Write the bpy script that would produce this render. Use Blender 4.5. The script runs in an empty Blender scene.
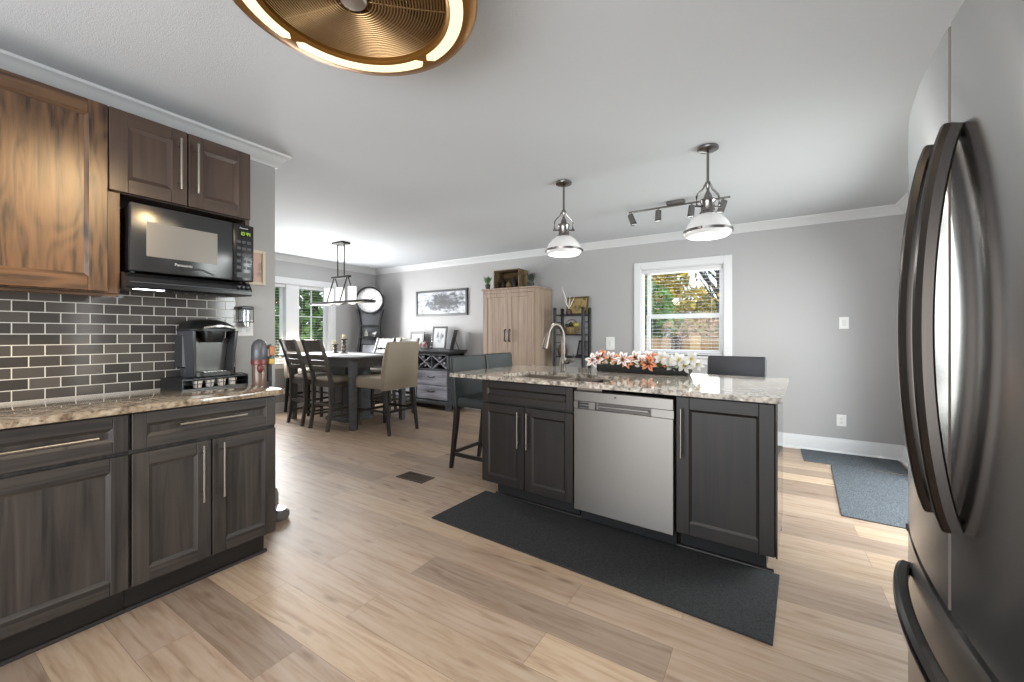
import bpy, bmesh, math, random
from mathutils import Matrix, Vector
PI = math.pi
C = bpy.context.scene.collection
SC = bpy.context.scene

# ------------------------------------------------------------------ camera, world, lights, exposure
cd = bpy.data.cameras.new('camera')
cam = bpy.data.objects.new('camera', cd); C.objects.link(cam)
cam.location = (0, 0, 1.21)
cam.rotation_euler = (PI/2, 0, math.radians(32.1))
cd.sensor_width = 36.0
cd.lens = 36.0*408/1024
cd.shift_y = -7/1024
cd.clip_start = 0.02
SC.camera = cam

w = bpy.data.worlds.new('sky'); SC.world = w; w.use_nodes = True
nt = w.node_tree; nt.nodes.clear()
wo = nt.nodes.new('ShaderNodeOutputWorld'); bg = nt.nodes.new('ShaderNodeBackground')
tc = nt.nodes.new('ShaderNodeTexCoord'); sep = nt.nodes.new('ShaderNodeSeparateXYZ')
rp = nt.nodes.new('ShaderNodeValToRGB')
rp.color_ramp.elements[0].position = 0.0; rp.color_ramp.elements[0].color = (.74, .82, .94, 1)
rp.color_ramp.elements[1].position = 0.6; rp.color_ramp.elements[1].color = (.42, .62, .92, 1)
nz = nt.nodes.new('ShaderNodeTexNoise'); nz.inputs['Scale'].default_value = 3.5; nz.inputs['Detail'].default_value = 6
cr = nt.nodes.new('ShaderNodeValToRGB'); cr.color_ramp.elements[0].position = .45; cr.color_ramp.elements[1].position = .62
mx = nt.nodes.new('ShaderNodeMixRGB'); mx.inputs[2].default_value = (.97, .97, .98, 1)
nt.links.new(tc.outputs['Generated'], sep.inputs[0]); nt.links.new(sep.outputs['Z'], rp.inputs[0])
nt.links.new(tc.outputs['Generated'], nz.inputs['Vector']); nt.links.new(nz.outputs['Fac'], cr.inputs[0])
nt.links.new(cr.outputs[0], mx.inputs[0]); nt.links.new(rp.outputs[0], mx.inputs[1])
nt.links.new(mx.outputs[0], bg.inputs[0]); nt.links.new(bg.outputs[0], wo.inputs[0])
bg.inputs[1].default_value = 1.15

SC.view_settings.view_transform = 'Standard'
SC.view_settings.look = 'None'
SC.view_settings.gamma = 1.0
SC.view_settings.use_curve_mapping = False
SC.view_settings.exposure = 0.82
SC.cycles.max_bounces = 10
SC.cycles.diffuse_bounces = 5
SC.cycles.glossy_bounces = 4
SC.cycles.transmission_bounces = 6
SC.cycles.transparent_max_bounces = 12
SC.cycles.sample_clamp_indirect = 6.0
SC.cycles.caustics_reflective = False
SC.cycles.caustics_refractive = False

def area(name, loc, rot, sx, sy, power, col=(1, 1, 1), spread=180):
    l = bpy.data.lights.new(name, 'AREA'); l.shape = 'RECTANGLE'; l.size = sx; l.size_y = sy
    l.energy = power; l.color = col; l.spread = math.radians(spread)
    o = bpy.data.objects.new(name, l); C.objects.link(o); o.location = loc; o.rotation_euler = rot
    return o
def point(name, loc, power, col, r=.03):
    l = bpy.data.lights.new(name, 'POINT'); l.energy = power; l.color = col; l.shadow_soft_size = r
    o = bpy.data.objects.new(name, l); C.objects.link(o); o.location = loc
    return o
# daylight at the door and windows, shining in, then the rear fill
area('daylight_patio_door', (1.6, 3.65, 1.25), (0, math.radians(68), 0), 1.9, 1.8, 75, (.98, .99, 1), 150)
area('daylight_kitchen_window', (-.9, 5.75, 1.55), (-PI/2, 0, 0), 1.0, 1.1, 9, (.98, .99, 1))
area('daylight_dining_window', (-6.36, 3.665, 1.4), (0, -PI/2+.06, 0), 1.15, 1.2, 74, (.98, .99, 1))
area('rear_fill_light', (-.9, -2.2, 1.2), (PI/2+.5, 0, 0), 3.6, 1.6, 85, (.95, .98, 1))  # unseen fill lamp added behind the camera, no window built there
sl = bpy.data.lights.new('sun', 'SUN'); sl.energy = 1.5; sl.angle = math.radians(1); sl.color = (1, .95, .88)
sun = bpy.data.objects.new('sun', sl); C.objects.link(sun); sun.rotation_euler = (math.radians(38), 0, math.radians(12))

# ------------------------------------------------------------------ frames
# W: the room.  L: the left counter run (x along the wall, y into the wall).  I: the island, turned a little.
ISL = math.radians(-3.4)
LX = -2.30
FR = {'W': Matrix.Identity(4),
      'L': Matrix.Translation((LX, 0, 0)) @ Matrix.Rotation(PI/2, 4, 'Z'),
      'I': Matrix.Rotation(ISL, 4, 'Z')}
ROT = {'W': 0.0, 'L': PI/2, 'I': ISL}

# ------------------------------------------------------------------ materials
def lin(h):
    h = h.lstrip('#'); v = [int(h[i:i+2], 16)/255 for i in (0, 2, 4)]
    return tuple(c/12.92 if c <= .04045 else ((c+.055)/1.055)**2.4 for c in v) + (1,)
MC = {}
def mat(name, col, rough=.5, metal=0.0, emit=0.0, ecol=None, spec=.5, coat=0.0, trans=0.0):
    if name in MC: return MC[name]
    m = bpy.data.materials.new(name); m.use_nodes = True
    b = m.node_tree.nodes['Principled BSDF']
    c = lin(col) if isinstance(col, str) else tuple(col) + ((1,) if len(col) == 3 else ())
    b.inputs['Base Color'].default_value = c
    b.inputs['Roughness'].default_value = rough; b.inputs['Metallic'].default_value = metal
    b.inputs['Specular IOR Level'].default_value = spec
    b.inputs['Coat Weight'].default_value = coat
    b.inputs['Transmission Weight'].default_value = trans
    if emit:
        b.inputs['Emission Color'].default_value = lin(ecol) if isinstance(ecol, str) else (c if ecol is None else tuple(ecol)+(1,))
        b.inputs['Emission Strength'].default_value = emit
    MC[name] = m
    return m
def nodes(m):
    return m.node_tree, m.node_tree.nodes['Principled BSDF']
def ramp(t, stops):
    r = t.nodes.new('ShaderNodeValToRGB'); e = r.color_ramp.elements
    while len(e) < len(stops): e.new(.5)
    for k, (p, c) in enumerate(stops):
        e[k].position = p; e[k].color = lin(c) if isinstance(c, str) else tuple(c)+(1,)
    return r
def coords(t, scale=(1, 1, 1), loc=(0, 0, 0), rot=(0, 0, 0), kind='Object'):
    a = t.nodes.new('ShaderNodeTexCoord'); mp = t.nodes.new('ShaderNodeMapping')
    mp.inputs['Scale'].default_value = scale; mp.inputs['Location'].default_value = loc; mp.inputs['Rotation'].default_value = rot
    t.links.new(a.outputs[kind], mp.inputs['Vector'])
    return mp
def bump(t, b, src, strength, dist=.002):
    n = t.nodes.new('ShaderNodeBump'); n.inputs['Strength'].default_value = strength; n.inputs['Distance'].default_value = dist
    t.links.new(src, n.inputs['Height']); t.links.new(n.outputs[0], b.inputs['Normal'])
def wood(name, stops, axis='z', freq=26, stretch=.045, rough=.45, bstr=.25, big=.5, dist=1.2, rings=34):
    if name in MC: return MC[name]
    m = mat(name, '#808080', rough); t, b = nodes(m)
    s = [freq]*3; s['xyz'.index(axis)] = freq*stretch
    mp = coords(t, s)
    n1 = t.nodes.new('ShaderNodeTexNoise'); n1.inputs['Scale'].default_value = 1; n1.inputs['Detail'].default_value = 7
    n1.inputs['Roughness'].default_value = .62; n1.inputs['Distortion'].default_value = dist
    t.links.new(mp.outputs[0], n1.inputs['Vector'])
    s2 = [freq*.17]*3; s2['xyz'.index(axis)] = freq*.17*.22
    mp2 = coords(t, s2, (3.1, 1.7, .4))
    n2 = t.nodes.new('ShaderNodeTexNoise'); n2.inputs['Scale'].default_value = 1; n2.inputs['Detail'].default_value = 2
    t.links.new(mp2.outputs[0], n2.inputs['Vector'])
    sn = t.nodes.new('ShaderNodeMath'); sn.operation = 'MULTIPLY'; sn.inputs[1].default_value = rings
    t.links.new(n2.outputs['Fac'], sn.inputs[0])
    fr = t.nodes.new('ShaderNodeMath'); fr.operation = 'SINE'; t.links.new(sn.outputs[0], fr.inputs[0])
    ma = t.nodes.new('ShaderNodeMath'); ma.operation = 'MULTIPLY_ADD'; ma.inputs[1].default_value = .14*big; 
    t.links.new(fr.outputs[0], ma.inputs[0]); t.links.new(n1.outputs['Fac'], ma.inputs[2])
    r = ramp(t, stops); t.links.new(ma.outputs[0], r.inputs[0]); t.links.new(r.outputs[0], b.inputs['Base Color'])
    if bstr: bump(t, b, ma.outputs[0], bstr)
    return m
DARKWOOD = [(.30, '#1f1c1a'), (.46, '#322d2a'), (.62, '#3d3733'), (.8, '#4a433d')]
WV = wood('stained_oak_upright', DARKWOOD, 'z')
WH = wood('stained_oak_lengthwise', DARKWOOD, 'x')
ESP = [(.3, '#0f0d0c'), (.5, '#191513'), (.7, '#211b18'), (.85, '#2a231f')]
EV = wood('espresso_oak_upright', ESP, 'z', freq=22, rough=.48)
EH = wood('espresso_oak_lengthwise', ESP, 'x', freq=22, rough=.48)
UPP = [(.30, '#21160d'), (.42, '#473222'), (.55, '#5a412c'), (.8, '#674c35')]
UV = wood('brown_oak_upright', UPP, 'z', freq=34, stretch=.07, big=.5, dist=.6, rough=.38, rings=80)
UH = wood('brown_oak_lengthwise', UPP, 'x', freq=30, stretch=.06, big=.6, rough=.38, rings=60)
SUV = wood('brown_maple_upright', [(.3, '#33261f'), (.55, '#43332b'), (.8, '#4d3c33')], 'z', freq=20, big=.3, rough=.4)
SUH = wood('brown_maple_lengthwise', [(.3, '#33261f'), (.55, '#43332b'), (.8, '#4d3c33')], 'x', freq=20, big=.3, rough=.4)
WARD = wood('greige_wood', [(.3, '#7b6a5c'), (.5, '#9a8776'), (.7, '#a89583'), (.85, '#b3a18f')], 'z', freq=26, stretch=.02, big=.2, rough=.6)
CRATE = wood('old_crate_wood', [(.3, '#3c2e1e'), (.55, '#6b573a'), (.8, '#8a7550')], 'x', freq=24, rough=.8)
GREYW = wood('weathered_grey_wood', [(.3, '#77777f'), (.5, '#9a9aa3'), (.75, '#b1b1ba')], 'x', freq=24, rough=.65)
GREYD = wood('dark_grey_wood', [(.3, '#3a3c40'), (.6, '#54575b'), (.85, '#63666a')], 'x', freq=24, rough=.55)
CHW = wood('charcoal_chair_wood', [(.3, '#3c3833'), (.6, '#514c46'), (.85, '#5e5852')], 'z', freq=24, rough=.4)
TBW = wood('charcoal_table_wood', [(.3, '#46484b'), (.6, '#5a5d60'), (.85, '#686b6e')], 'x', freq=22, rough=.45)
CHROME = mat('brushed_nickel', '#a19c94', .3, 1.0)
HANDLE = mat('satin_nickel_bar', '#d8cfc2', .32, 1.0)
GUN = mat('polished_gunmetal', '#858280', .25, 1.0)
BLACK = mat('black_plastic', '#151617', .35)
BLACKM = mat('black_metal', '#17181a', .45, .3)
BLKLEG = mat('black_leg_wood', '#171513', .4)
WHITE = mat('white_trim_paint', '#d6d6d7', .4)
VINYL = mat('white_window_vinyl', '#d8d9da', .35)
SLAT = mat('white_blind_slat', '#d9dadb', .5)
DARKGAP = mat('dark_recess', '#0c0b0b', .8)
LEATHER = mat('grey_green_leather', '#272c2c', .48)
LEATHERB = mat('black_leather', '#222329', .45)
BEIGE = mat('beige_upholstery', '#958b7b', .9)
SEATB = mat('taupe_seat_fabric', '#857b6d', .85)
PAPER = mat('white_paper', '#dcdcdc', .7)
STEM = mat('plant_stem', '#3d4a2a', .7)
LEAFD = mat('dark_leaf', '#2f4526', .6)
def glass(name, tint=(1, 1, 1), gl=.08):
    if name in MC: return MC[name]
    m = bpy.data.materials.new(name); m.use_nodes = True; t = m.node_tree; t.nodes.clear()
    o = t.nodes.new('ShaderNodeOutputMaterial'); a = t.nodes.new('ShaderNodeBsdfTransparent'); a.inputs[0].default_value = tint + (1,)
    g = t.nodes.new('ShaderNodeBsdfGlossy'); g.inputs['Roughness'].default_value = .02
    x = t.nodes.new('ShaderNodeMixShader'); x.inputs[0].default_value = gl
    t.links.new(a.outputs[0], x.inputs[1]); t.links.new(g.outputs[0], x.inputs[2]); t.links.new(x.outputs[0], o.inputs[0])
    MC[name] = m
    return m
GLASS = glass('window_glass', (.97, .99, .98), .012)
CGLASS = glass('clear_glass', (.93, .95, .95), .14)

# wall paint, ceiling, floor
PAINT = mat('grey_wall_paint', '#a9a8a8', .55)
t, b = nodes(PAINT); mp = coords(t, (160,)*3); n = t.nodes.new('ShaderNodeTexNoise'); t.links.new(mp.outputs[0], n.inputs['Vector']); bump(t, b, n.outputs['Fac'], .05)
CEIL = mat('stippled_white_ceiling', '#c6c9cc', .85)
t, b = nodes(CEIL); mp = coords(t, (48,)*3); n = t.nodes.new('ShaderNodeTexNoise'); n.inputs['Detail'].default_value = 5; t.links.new(mp.outputs[0], n.inputs['Vector']); bump(t, b, n.outputs['Fac'], .3, .006)
FLOOR = mat('light_oak_planks', '#c5ab91', .44)
def floor_nodes():
    t, b = nodes(FLOOR)
    mp = coords(t, (1, 1, 1), (.31, -.162, 0))
    br = t.nodes.new('ShaderNodeTexBrick'); br.offset = .37; br.offset_frequency = 2
    br.inputs['Color1'].default_value = (0, 0, 0, 1); br.inputs['Color2'].default_value = (1, 1, 1, 1); br.inputs['Mortar'].default_value = (.5, .5, .5, 1)
    br.inputs['Scale'].default_value = 1; br.inputs['Mortar Size'].default_value = .0011; br.inputs['Mortar Smooth'].default_value = .1
    br.inputs['Brick Width'].default_value = 1.22; br.inputs['Row Height'].default_value = .1875
    t.links.new(mp.outputs[0], br.inputs['Vector'])
    # grain, shifted from plank to plank
    sh = t.nodes.new('ShaderNodeVectorMath'); sh.operation = 'SCALE'; sh.inputs['Scale'].default_value = 37
    t.links.new(br.outputs['Color'], sh.inputs[0])
    mp2 = coords(t, (1.3, 17, 1))
    ad = t.nodes.new('ShaderNodeVectorMath'); t.links.new(mp2.outputs[0], ad.inputs[0]); t.links.new(sh.outputs[0], ad.inputs[1])
    n1 = t.nodes.new('ShaderNodeTexNoise'); n1.inputs['Scale'].default_value = 1.7; n1.inputs['Detail'].default_value = 8; n1.inputs['Roughness'].default_value = .6; n1.inputs['Distortion'].default_value = 1.1
    t.links.new(ad.outputs[0], n1.inputs['Vector'])
    base = ramp(t, [(0, '#8f7e70'), (.3, '#a89584'), (.55, '#af9c8a'), (.8, '#bba68f'), (1, '#9b8979')])
    t.links.new(br.outputs['Color'], base.inputs[0])
    gr = ramp(t, [(.24, '#8f7a68'), (.36, '#d2c4b6'), (.5, '#f0e9e2'), (.7, '#ffffff')])
    t.links.new(n1.outputs['Fac'], gr.inputs[0])
    mu = t.nodes.new('ShaderNodeMixRGB'); mu.blend_type = 'MULTIPLY'; mu.inputs[0].default_value = .8
    t.links.new(base.outputs[0], mu.inputs[1]); t.links.new(gr.outputs[0], mu.inputs[2])
    # knots and dark streaks
    mp3 = coords(t, (1.6, 6, 1)); ad3 = t.nodes.new('ShaderNodeVectorMath'); t.links.new(mp3.outputs[0], ad3.inputs[0]); t.links.new(sh.outputs[0], ad3.inputs[1])
    vo = t.nodes.new('ShaderNodeTexVoronoi'); vo.inputs['Scale'].default_value = 1.5; t.links.new(ad3.outputs[0], vo.inputs['Vector'])
    kr = ramp(t, [(.04, '#ffffff'), (.17, '#000000')]); t.links.new(vo.outputs['Distance'], kr.inputs[0])
    kf = t.nodes.new('ShaderNodeMath'); kf.operation = 'MULTIPLY'; kf.inputs[1].default_value = .75
    t.links.new(kr.outputs[0], kf.inputs[0])
    mk = t.nodes.new('ShaderNodeMixRGB'); mk.inputs[2].default_value = lin('#6b5240'); t.links.new(kf.outputs[0], mk.inputs[0]); t.links.new(mu.outputs[0], mk.inputs[1])
    mo = t.nodes.new('ShaderNodeMixRGB'); mo.inputs[2].default_value = lin('#7a6554'); t.links.new(br.outputs['Fac'], mo.inputs[0]); t.links.new(mk.outputs[0], mo.inputs[1])
    t.links.new(mo.outputs[0], b.inputs['Base Color'])
    bump(t, b, n1.outputs['Fac'], .06)
floor_nodes()
TILE = mat('smoky_glass_tile', '#4a4846', .12)
def tile_nodes():
    t, b = nodes(TILE)
    a = t.nodes.new('ShaderNodeTexCoord'); s = t.nodes.new('ShaderNodeSeparateXYZ'); c = t.nodes.new('ShaderNodeCombineXYZ')
    t.links.new(a.outputs['Object'], s.inputs[0]); t.links.new(s.outputs['X'], c.inputs['X']); t.links.new(s.outputs['Z'], c.inputs['Y'])
    mp = t.nodes.new('ShaderNodeMapping'); mp.inputs['Location'].default_value = (-.006, .0094, 0); t.links.new(c.outputs[0], mp.inputs['Vector'])
    br = t.nodes.new('ShaderNodeTexBrick'); br.offset = .5; br.inputs['Scale'].default_value = 1
    br.inputs['Color1'].default_value = lin('#403d3a'); br.inputs['Color2'].default_value = lin('#5b5651'); br.inputs['Mortar'].default_value = lin('#c9c5bd')
    br.inputs['Mortar Size'].default_value = .0022; br.inputs['Mortar Smooth'].default_value = .15
    br.inputs['Brick Width'].default_value = .1; br.inputs['Row Height'].default_value = .0508
    t.links.new(mp.outputs[0], br.inputs['Vector']); t.links.new(br.outputs['Color'], b.inputs['Base Color'])
    r = ramp(t, [(0, (.1, .1, .1)), (1, (.7, .7, .7))]); t.links.new(br.outputs['Fac'], r.inputs[0]); t.links.new(r.outputs[0], b.inputs['Roughness'])
    inv = t.nodes.new('ShaderNodeMath'); inv.operation = 'SUBTRACT'; inv.inputs[0].default_value = 1; t.links.new(br.outputs['Fac'], inv.inputs[1])
    bump(t, b, inv.outputs[0], .5, .002)
tile_nodes()
def granite(name, cool):
    m = mat(name, '#b5a898', .08, coat=.3); t, b = nodes(m)
    mp = coords(t, (1, 1, 1))
    n0 = t.nodes.new('ShaderNodeTexNoise'); n0.inputs['Scale'].default_value = 7; n0.inputs['Detail'].default_value = 6; n0.inputs['Roughness'].default_value = .65; n0.inputs['Distortion'].default_value = 1.5
    t.links.new(mp.outputs[0], n0.inputs['Vector'])
    if cool: st = [(.3, '#6b625b'), (.41, '#a39b91'), (.5, '#c6c0b7'), (.58, '#d6d0c6'), (.68, '#b59c8c'), (.78, '#85786f')]
    else: st = [(.28, '#3d352e'), (.38, '#7d6b5a'), (.47, '#ab9a84'), (.56, '#b9ab98'), (.66, '#967b6a'), (.78, '#52483f')]
    r = ramp(t, st); t.links.new(n0.outputs['Fac'], r.inputs[0])
    n1 = t.nodes.new('ShaderNodeTexNoise'); n1.inputs['Scale'].default_value = 46; n1.inputs['Detail'].default_value = 3; t.links.new(mp.outputs[0], n1.inputs['Vector'])
    r1 = ramp(t, [(.34, '#2a2522'), (.43, '#bdb6ad'), (.6, '#f2efea'), (.7, '#ffffff')]); t.links.new(n1.outputs['Fac'], r1.inputs[0])
    mu = t.nodes.new('ShaderNodeMixRGB'); mu.blend_type = 'MULTIPLY'; mu.inputs[0].default_value = .75
    t.links.new(r.outputs[0], mu.inputs[1]); t.links.new(r1.outputs[0], mu.inputs[2]); t.links.new(mu.outputs[0], b.inputs['Base Color'])
    return m
GRW = granite('beige_granite', False); GRC = granite('speckled_granite', True)
def brushed(name, col, rough, axis, var=.08, aniso=0):
    m = mat(name, col, rough, 1.0); t, b = nodes(m)
    if aniso:
        b.inputs['Anisotropic'].default_value = aniso; b.inputs['Anisotropic Rotation'].default_value = .25
        tg = t.nodes.new('ShaderNodeTangent'); tg.direction_type = 'RADIAL'; tg.axis = 'Z'; t.links.new(tg.outputs[0], b.inputs['Tangent'])
    s = [300, 300, 300]; s['xyz'.index(axis)] = 2
    mp = coords(t, s); n = t.nodes.new('ShaderNodeTexNoise'); n.inputs['Scale'].default_value = 1; t.links.new(mp.outputs[0], n.inputs['Vector'])
    r = ramp(t, [(.3, (rough-var/2,)*3), (.7, (rough+var/2,)*3)]); t.links.new(n.outputs['Fac'], r.inputs[0])
    if var: t.links.new(r.outputs[0], b.inputs['Roughness'])
    return m
STEEL = brushed('brushed_stainless', '#85827e', .40, 'x', 0, .7)
FRIDGE = brushed('dark_stainless_door', '#bbbab9', .22, 'y', 0, .97)
FHAND = brushed('dark_stainless_handle', '#3b3734', .24, 'z', .06)
def matmat(name, c1, c2, scale, rough=.95):
    m = mat(name, c1, rough); t, b = nodes(m)
    mp = coords(t, scale); v = t.nodes.new('ShaderNodeTexNoise'); v.inputs['Scale'].default_value = 1; v.inputs['Detail'].default_value = 3; t.links.new(mp.outputs[0], v.inputs['Vector'])
    r = ramp(t, [(.38, c1), (.62, c2)]); t.links.new(v.outputs['Fac'], r.inputs[0]); t.links.new(r.outputs[0], b.inputs['Base Color']); bump(t, b, v.outputs['Fac'], .6, .004)
    return m
RUNNER = matmat('charcoal_rubber_pile', '#121314', '#2b2d2f', (170, 170, 170))
DOORM = matmat('grey_ribbed_pile', '#33373b', '#5a6066', (330, 60, 60))

# ------------------------------------------------------------------ mesh builder
class MB:
    def __init__(s):
        s.bm = bmesh.new(); s.mi = 0
    def _mark(s, fs, mi):
        for f in fs: f.material_index = mi
    def box(s, x0, x1, y0, y1, z0, z1, bev=0, mi=0, xf=None, seg=1):
        P = [(x, y, z) for x in (x0, x1) for y in (y0, y1) for z in (z0, z1)]
        return s.hexa([P[0], P[4], P[6], P[2], P[1], P[5], P[7], P[3]], bev, mi, xf, seg)
    def hexa(s, p, bev=0, mi=0, xf=None, seg=1):   # bottom 4 (ccw), top 4 (ccw)
        v = [s.bm.verts.new(xf @ Vector(q) if xf is not None else Vector(q)) for q in p]
        fs = [s.bm.faces.new([v[i] for i in f]) for f in ((3, 2, 1, 0), (4, 5, 6, 7), (0, 1, 5, 4), (1, 2, 6, 5), (2, 3, 7, 6), (3, 0, 4, 7))]
        s._mark(fs, mi)
        if bev:
            es = list({e for f in fs for e in f.edges})
            bmesh.ops.bevel(s.bm, geom=es, offset=bev, segments=seg, affect='EDGES', profile=.5)
        return s
    def bar(s, p0, p1, wx, wy, bev=0, mi=0, w1=None):   # upright-ish bar with a rectangular section, ends level
        a, c = Vector(p0), Vector(p1); k = w1 or (wx, wy)
        f = lambda q, ww: [(q.x-ww[0]/2, q.y-ww[1]/2, q.z), (q.x+ww[0]/2, q.y-ww[1]/2, q.z), (q.x+ww[0]/2, q.y+ww[1]/2, q.z), (q.x-ww[0]/2, q.y+ww[1]/2, q.z)]
        return s.hexa(f(a, (wx, wy)) + f(c, k), bev, mi)
    def loft(s, rings, mi=0, closed=False, cap=True, wrap=True):
        R = [[s.bm.verts.new(Vector(q)) for q in r] for r in rings]; fs = []
        n = len(R[0]); m = len(R)
        for i in range(m if closed else m-1):
            A, B = R[i], R[(i+1) % m]
            for j in range(n if wrap else n-1):
                fs.append(s.bm.faces.new((A[j], A[(j+1) % n], B[(j+1) % n], B[j])))
        if cap and not closed:
            fs.append(s.bm.faces.new(R[0][::-1])); fs.append(s.bm.faces.new(R[-1]))
        s._mark(fs, mi)
        return s
    def sweep(s, pts, prof, up=(0, 0, 1), mi=0, closed=False, scales=None):
        pts = [Vector(p) for p in pts]; n = len(pts); rings = []; up = Vector(up)
        for i, p in enumerate(pts):
            a = pts[(i-1) % n] if (closed or i > 0) else p
            c = pts[(i+1) % n] if (closed or i < n-1) else p
            d = (c-a).normalized(); sx = d.cross(up)
            if sx.length < 1e-4: sx = d.cross(Vector((1, 0, 0)))
            sx.normalize(); u = sx.cross(d)
            k = scales[i] if scales else 1
            rings.append([p + sx*q[0]*k + u*q[1]*k for q in prof])
        return s.loft(rings, mi, closed)
    def tube(s, pts, r, seg=10, mi=0, closed=False, up=(0, 0, 1), scales=None):
        return s.sweep(pts, [(r*math.cos(2*PI*k/seg), r*math.sin(2*PI*k/seg)) for k in range(seg)], up, mi, closed, scales)
    def cyl(s, p0, p1, r0, r1=None, seg=20, mi=0):
        r1 = r0 if r1 is None else r1
        a, c = Vector(p0), Vector(p1); d = (c-a).normalized()
        u = d.orthogonal().normalized(); v = d.cross(u)
        rg = lambda q, r: [q + (u*math.cos(2*PI*k/seg) + v*math.sin(2*PI*k/seg))*r for k in range(seg)]
        return s.loft([rg(a, r0), rg(c, r1)], mi)
    def lathe(s, prof, c=(0, 0, 0), seg=32, mi=0, xf=None, cap=True):
        rings = []
        for r, z in prof:
            ring = [Vector((c[0]+r*math.cos(2*PI*k/seg), c[1]+r*math.sin(2*PI*k/seg), c[2]+z)) for k in range(seg)]
            rings.append([xf @ q for q in ring] if xf is not None else ring)
        return s.loft(rings, mi, cap=cap)
    def ring(s, prof, c=(0, 0, 0), seg=64, mi=0, a0=0, a1=2*PI, xf=None):   # closed section turned about z
        full = abs(a1-a0-2*PI) < 1e-6; N = seg if full else seg+1; rings = []
        for k in range(N):
            a = a0+(a1-a0)*k/seg
            rg = [Vector((c[0]+r*math.cos(a), c[1]+r*math.sin(a), c[2]+z)) for r, z in prof]
            rings.append([xf @ q for q in rg] if xf is not None else rg)
        return s.loft(rings, mi, closed=full)
    def prism(s, poly, z0, z1, mi=0, xf=None):
        f = lambda z: [(xf @ Vector((x, y, z)) if xf is not None else Vector((x, y, z))) for x, y in poly]
        return s.loft([f(z0), f(z1)], mi)
    def ball(s, c, r, sx=1, sy=1, sz=1, seg=12, mi=0):
        prof = [(math.sin(PI*k/(seg//2+2)), -math.cos(PI*k/(seg//2+2))) for k in range(1, seg//2+2)]
        prof = [(.08, -.997)] + prof + [(.08, .997)]
        xf = Matrix.Translation(c) @ Matrix.Diagonal((r*sx, r*sy, r*sz, 1))
        return s.lathe(prof, seg=seg, mi=mi, xf=xf)
    def quad(s, p, mi=0):
        f = s.bm.faces.new([s.bm.verts.new(Vector(q)) for q in p]); f.material_index = mi
        return s
    def xf(s, M):
        bmesh.ops.transform(s.bm, matrix=M, verts=s.bm.verts[:]); return s
    def build(s, name, mats, parent=None, angle=35, origin=None, smooth=True):
        if parent is not None and origin is None: origin = parent.get('_o')
        if origin is not None: bmesh.ops.translate(s.bm, vec=-Vector(origin), verts=s.bm.verts[:])
        bmesh.ops.recalc_face_normals(s.bm, faces=s.bm.faces[:])
        me = bpy.data.meshes.new(name); s.bm.to_mesh(me); s.bm.free()
        for m in (mats if isinstance(mats, (list, tuple)) else [mats]): me.materials.append(m)
        if smooth:
            me.shade_smooth(); me.set_sharp_from_angle(angle=math.radians(angle))
        o = bpy.data.objects.new(name, me); C.objects.link(o)
        if parent is not None:
            o.parent = parent
        if origin is not None: o['_o'] = tuple(origin)
        return o
def tag(o, label, cat, group=None, kind=None):
    if label: o['label'] = label
    if cat: o['category'] = cat
    if group: o['group'] = group
    if kind: o['kind'] = kind
    return o
def T(name, label, cat, frame='W', at=(0, 0, 0), rot=0.0, group=None):
    """an Empty at the thing's base; its parts are written in the frame's coordinates (rot = 0) or about `at`"""
    o = bpy.data.objects.new(name, None); C.objects.link(o); o.empty_display_size = .05
    o.location = FR[frame] @ Vector(at); o.rotation_euler = (0, 0, ROT[frame]+rot)
    o['_o'] = tuple(at)
    return tag(o, label, cat, group)
def one(mb, name, mats, label, cat, frame='W', at=(0, 0, 0), group=None, kind=None, rot=0.0, angle=35):
    """a thing that is one mesh"""
    o = mb.build(name, mats, None, angle, origin=at)
    o.location = FR[frame] @ Vector(at); o.rotation_euler = (0, 0, ROT[frame]+rot)
    return tag(o, label, cat, group, kind)
def S(mb, name, mats, frame='W', at=(0, 0, 0), parent=None):
    o = mb.build(name, mats, parent, origin=at if parent is None else None)
    if parent is None: o.location = FR[frame] @ Vector(at); o.rotation_euler = (0, 0, ROT[frame])
    o['kind'] = 'structure'
    return o
def dup(root, loc, rotz, label=None, group=None):
    r = root.copy(); C.objects.link(r); r.location = loc; r.rotation_euler = (0, 0, rotz)
    if label: r['label'] = label
    if group: r['group'] = group
    for ch in list(root.children):
        c = ch.copy(); C.objects.link(c); c.parent = r
        for g in list(ch.children):
            d = g.copy(); C.objects.link(d); d.parent = c
    return r

# ------------------------------------------------------------------ room shell
ZC = 2.44
XR, YB, XD, XK, YK, YR = 1.10, 5.28, -6.42, -2.88, 1.515, -2.0   # right wall, far wall, dining wall, kitchen wall, its end, rear
S(MB().box(XD-.15, XR+.15, YR, YB+.15, -.12, 0), 'floor', FLOOR)
S(MB().box(XD-.15, XR+.15, YR, YB+.15, ZC, ZC+.12), 'ceiling', CEIL)
# far wall with the window opening
KW = (-1.37, -.43, .96, 2.03)
mb = MB()
mb.box(XD-.15, KW[0], YB, YB+.15, 0, ZC); mb.box(KW[1], XR+.15, YB, YB+.15, 0, ZC)
mb.box(KW[0], KW[1], YB, YB+.15, 0, KW[2]); mb.box(KW[0], KW[1], YB, YB+.15, KW[3], ZC)
S(mb, 'wall_far', PAINT)
DW = (3.02, 4.31, .78, 2.0)
mb = MB()
mb.box(XD-.15, XD, YK, DW[0], 0, ZC); mb.box(XD-.15, XD, DW[1], YB, 0, ZC)
mb.box(XD-.15, XD, DW[0], DW[1], 0, DW[2]); mb.box(XD-.15, XD, DW[0], DW[1], DW[3], ZC)
S(mb, 'wall_dining', PAINT)
PD = (2.75, 4.58, 2.06)
mb = MB()
mb.box(XR, XR+.15, YR, PD[0], 0, ZC); mb.box(XR, XR+.15, PD[1], YB, 0, ZC); mb.box(XR, XR+.15, PD[0], PD[1], PD[2], ZC)
S(mb, 'wall_right', PAINT)
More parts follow.
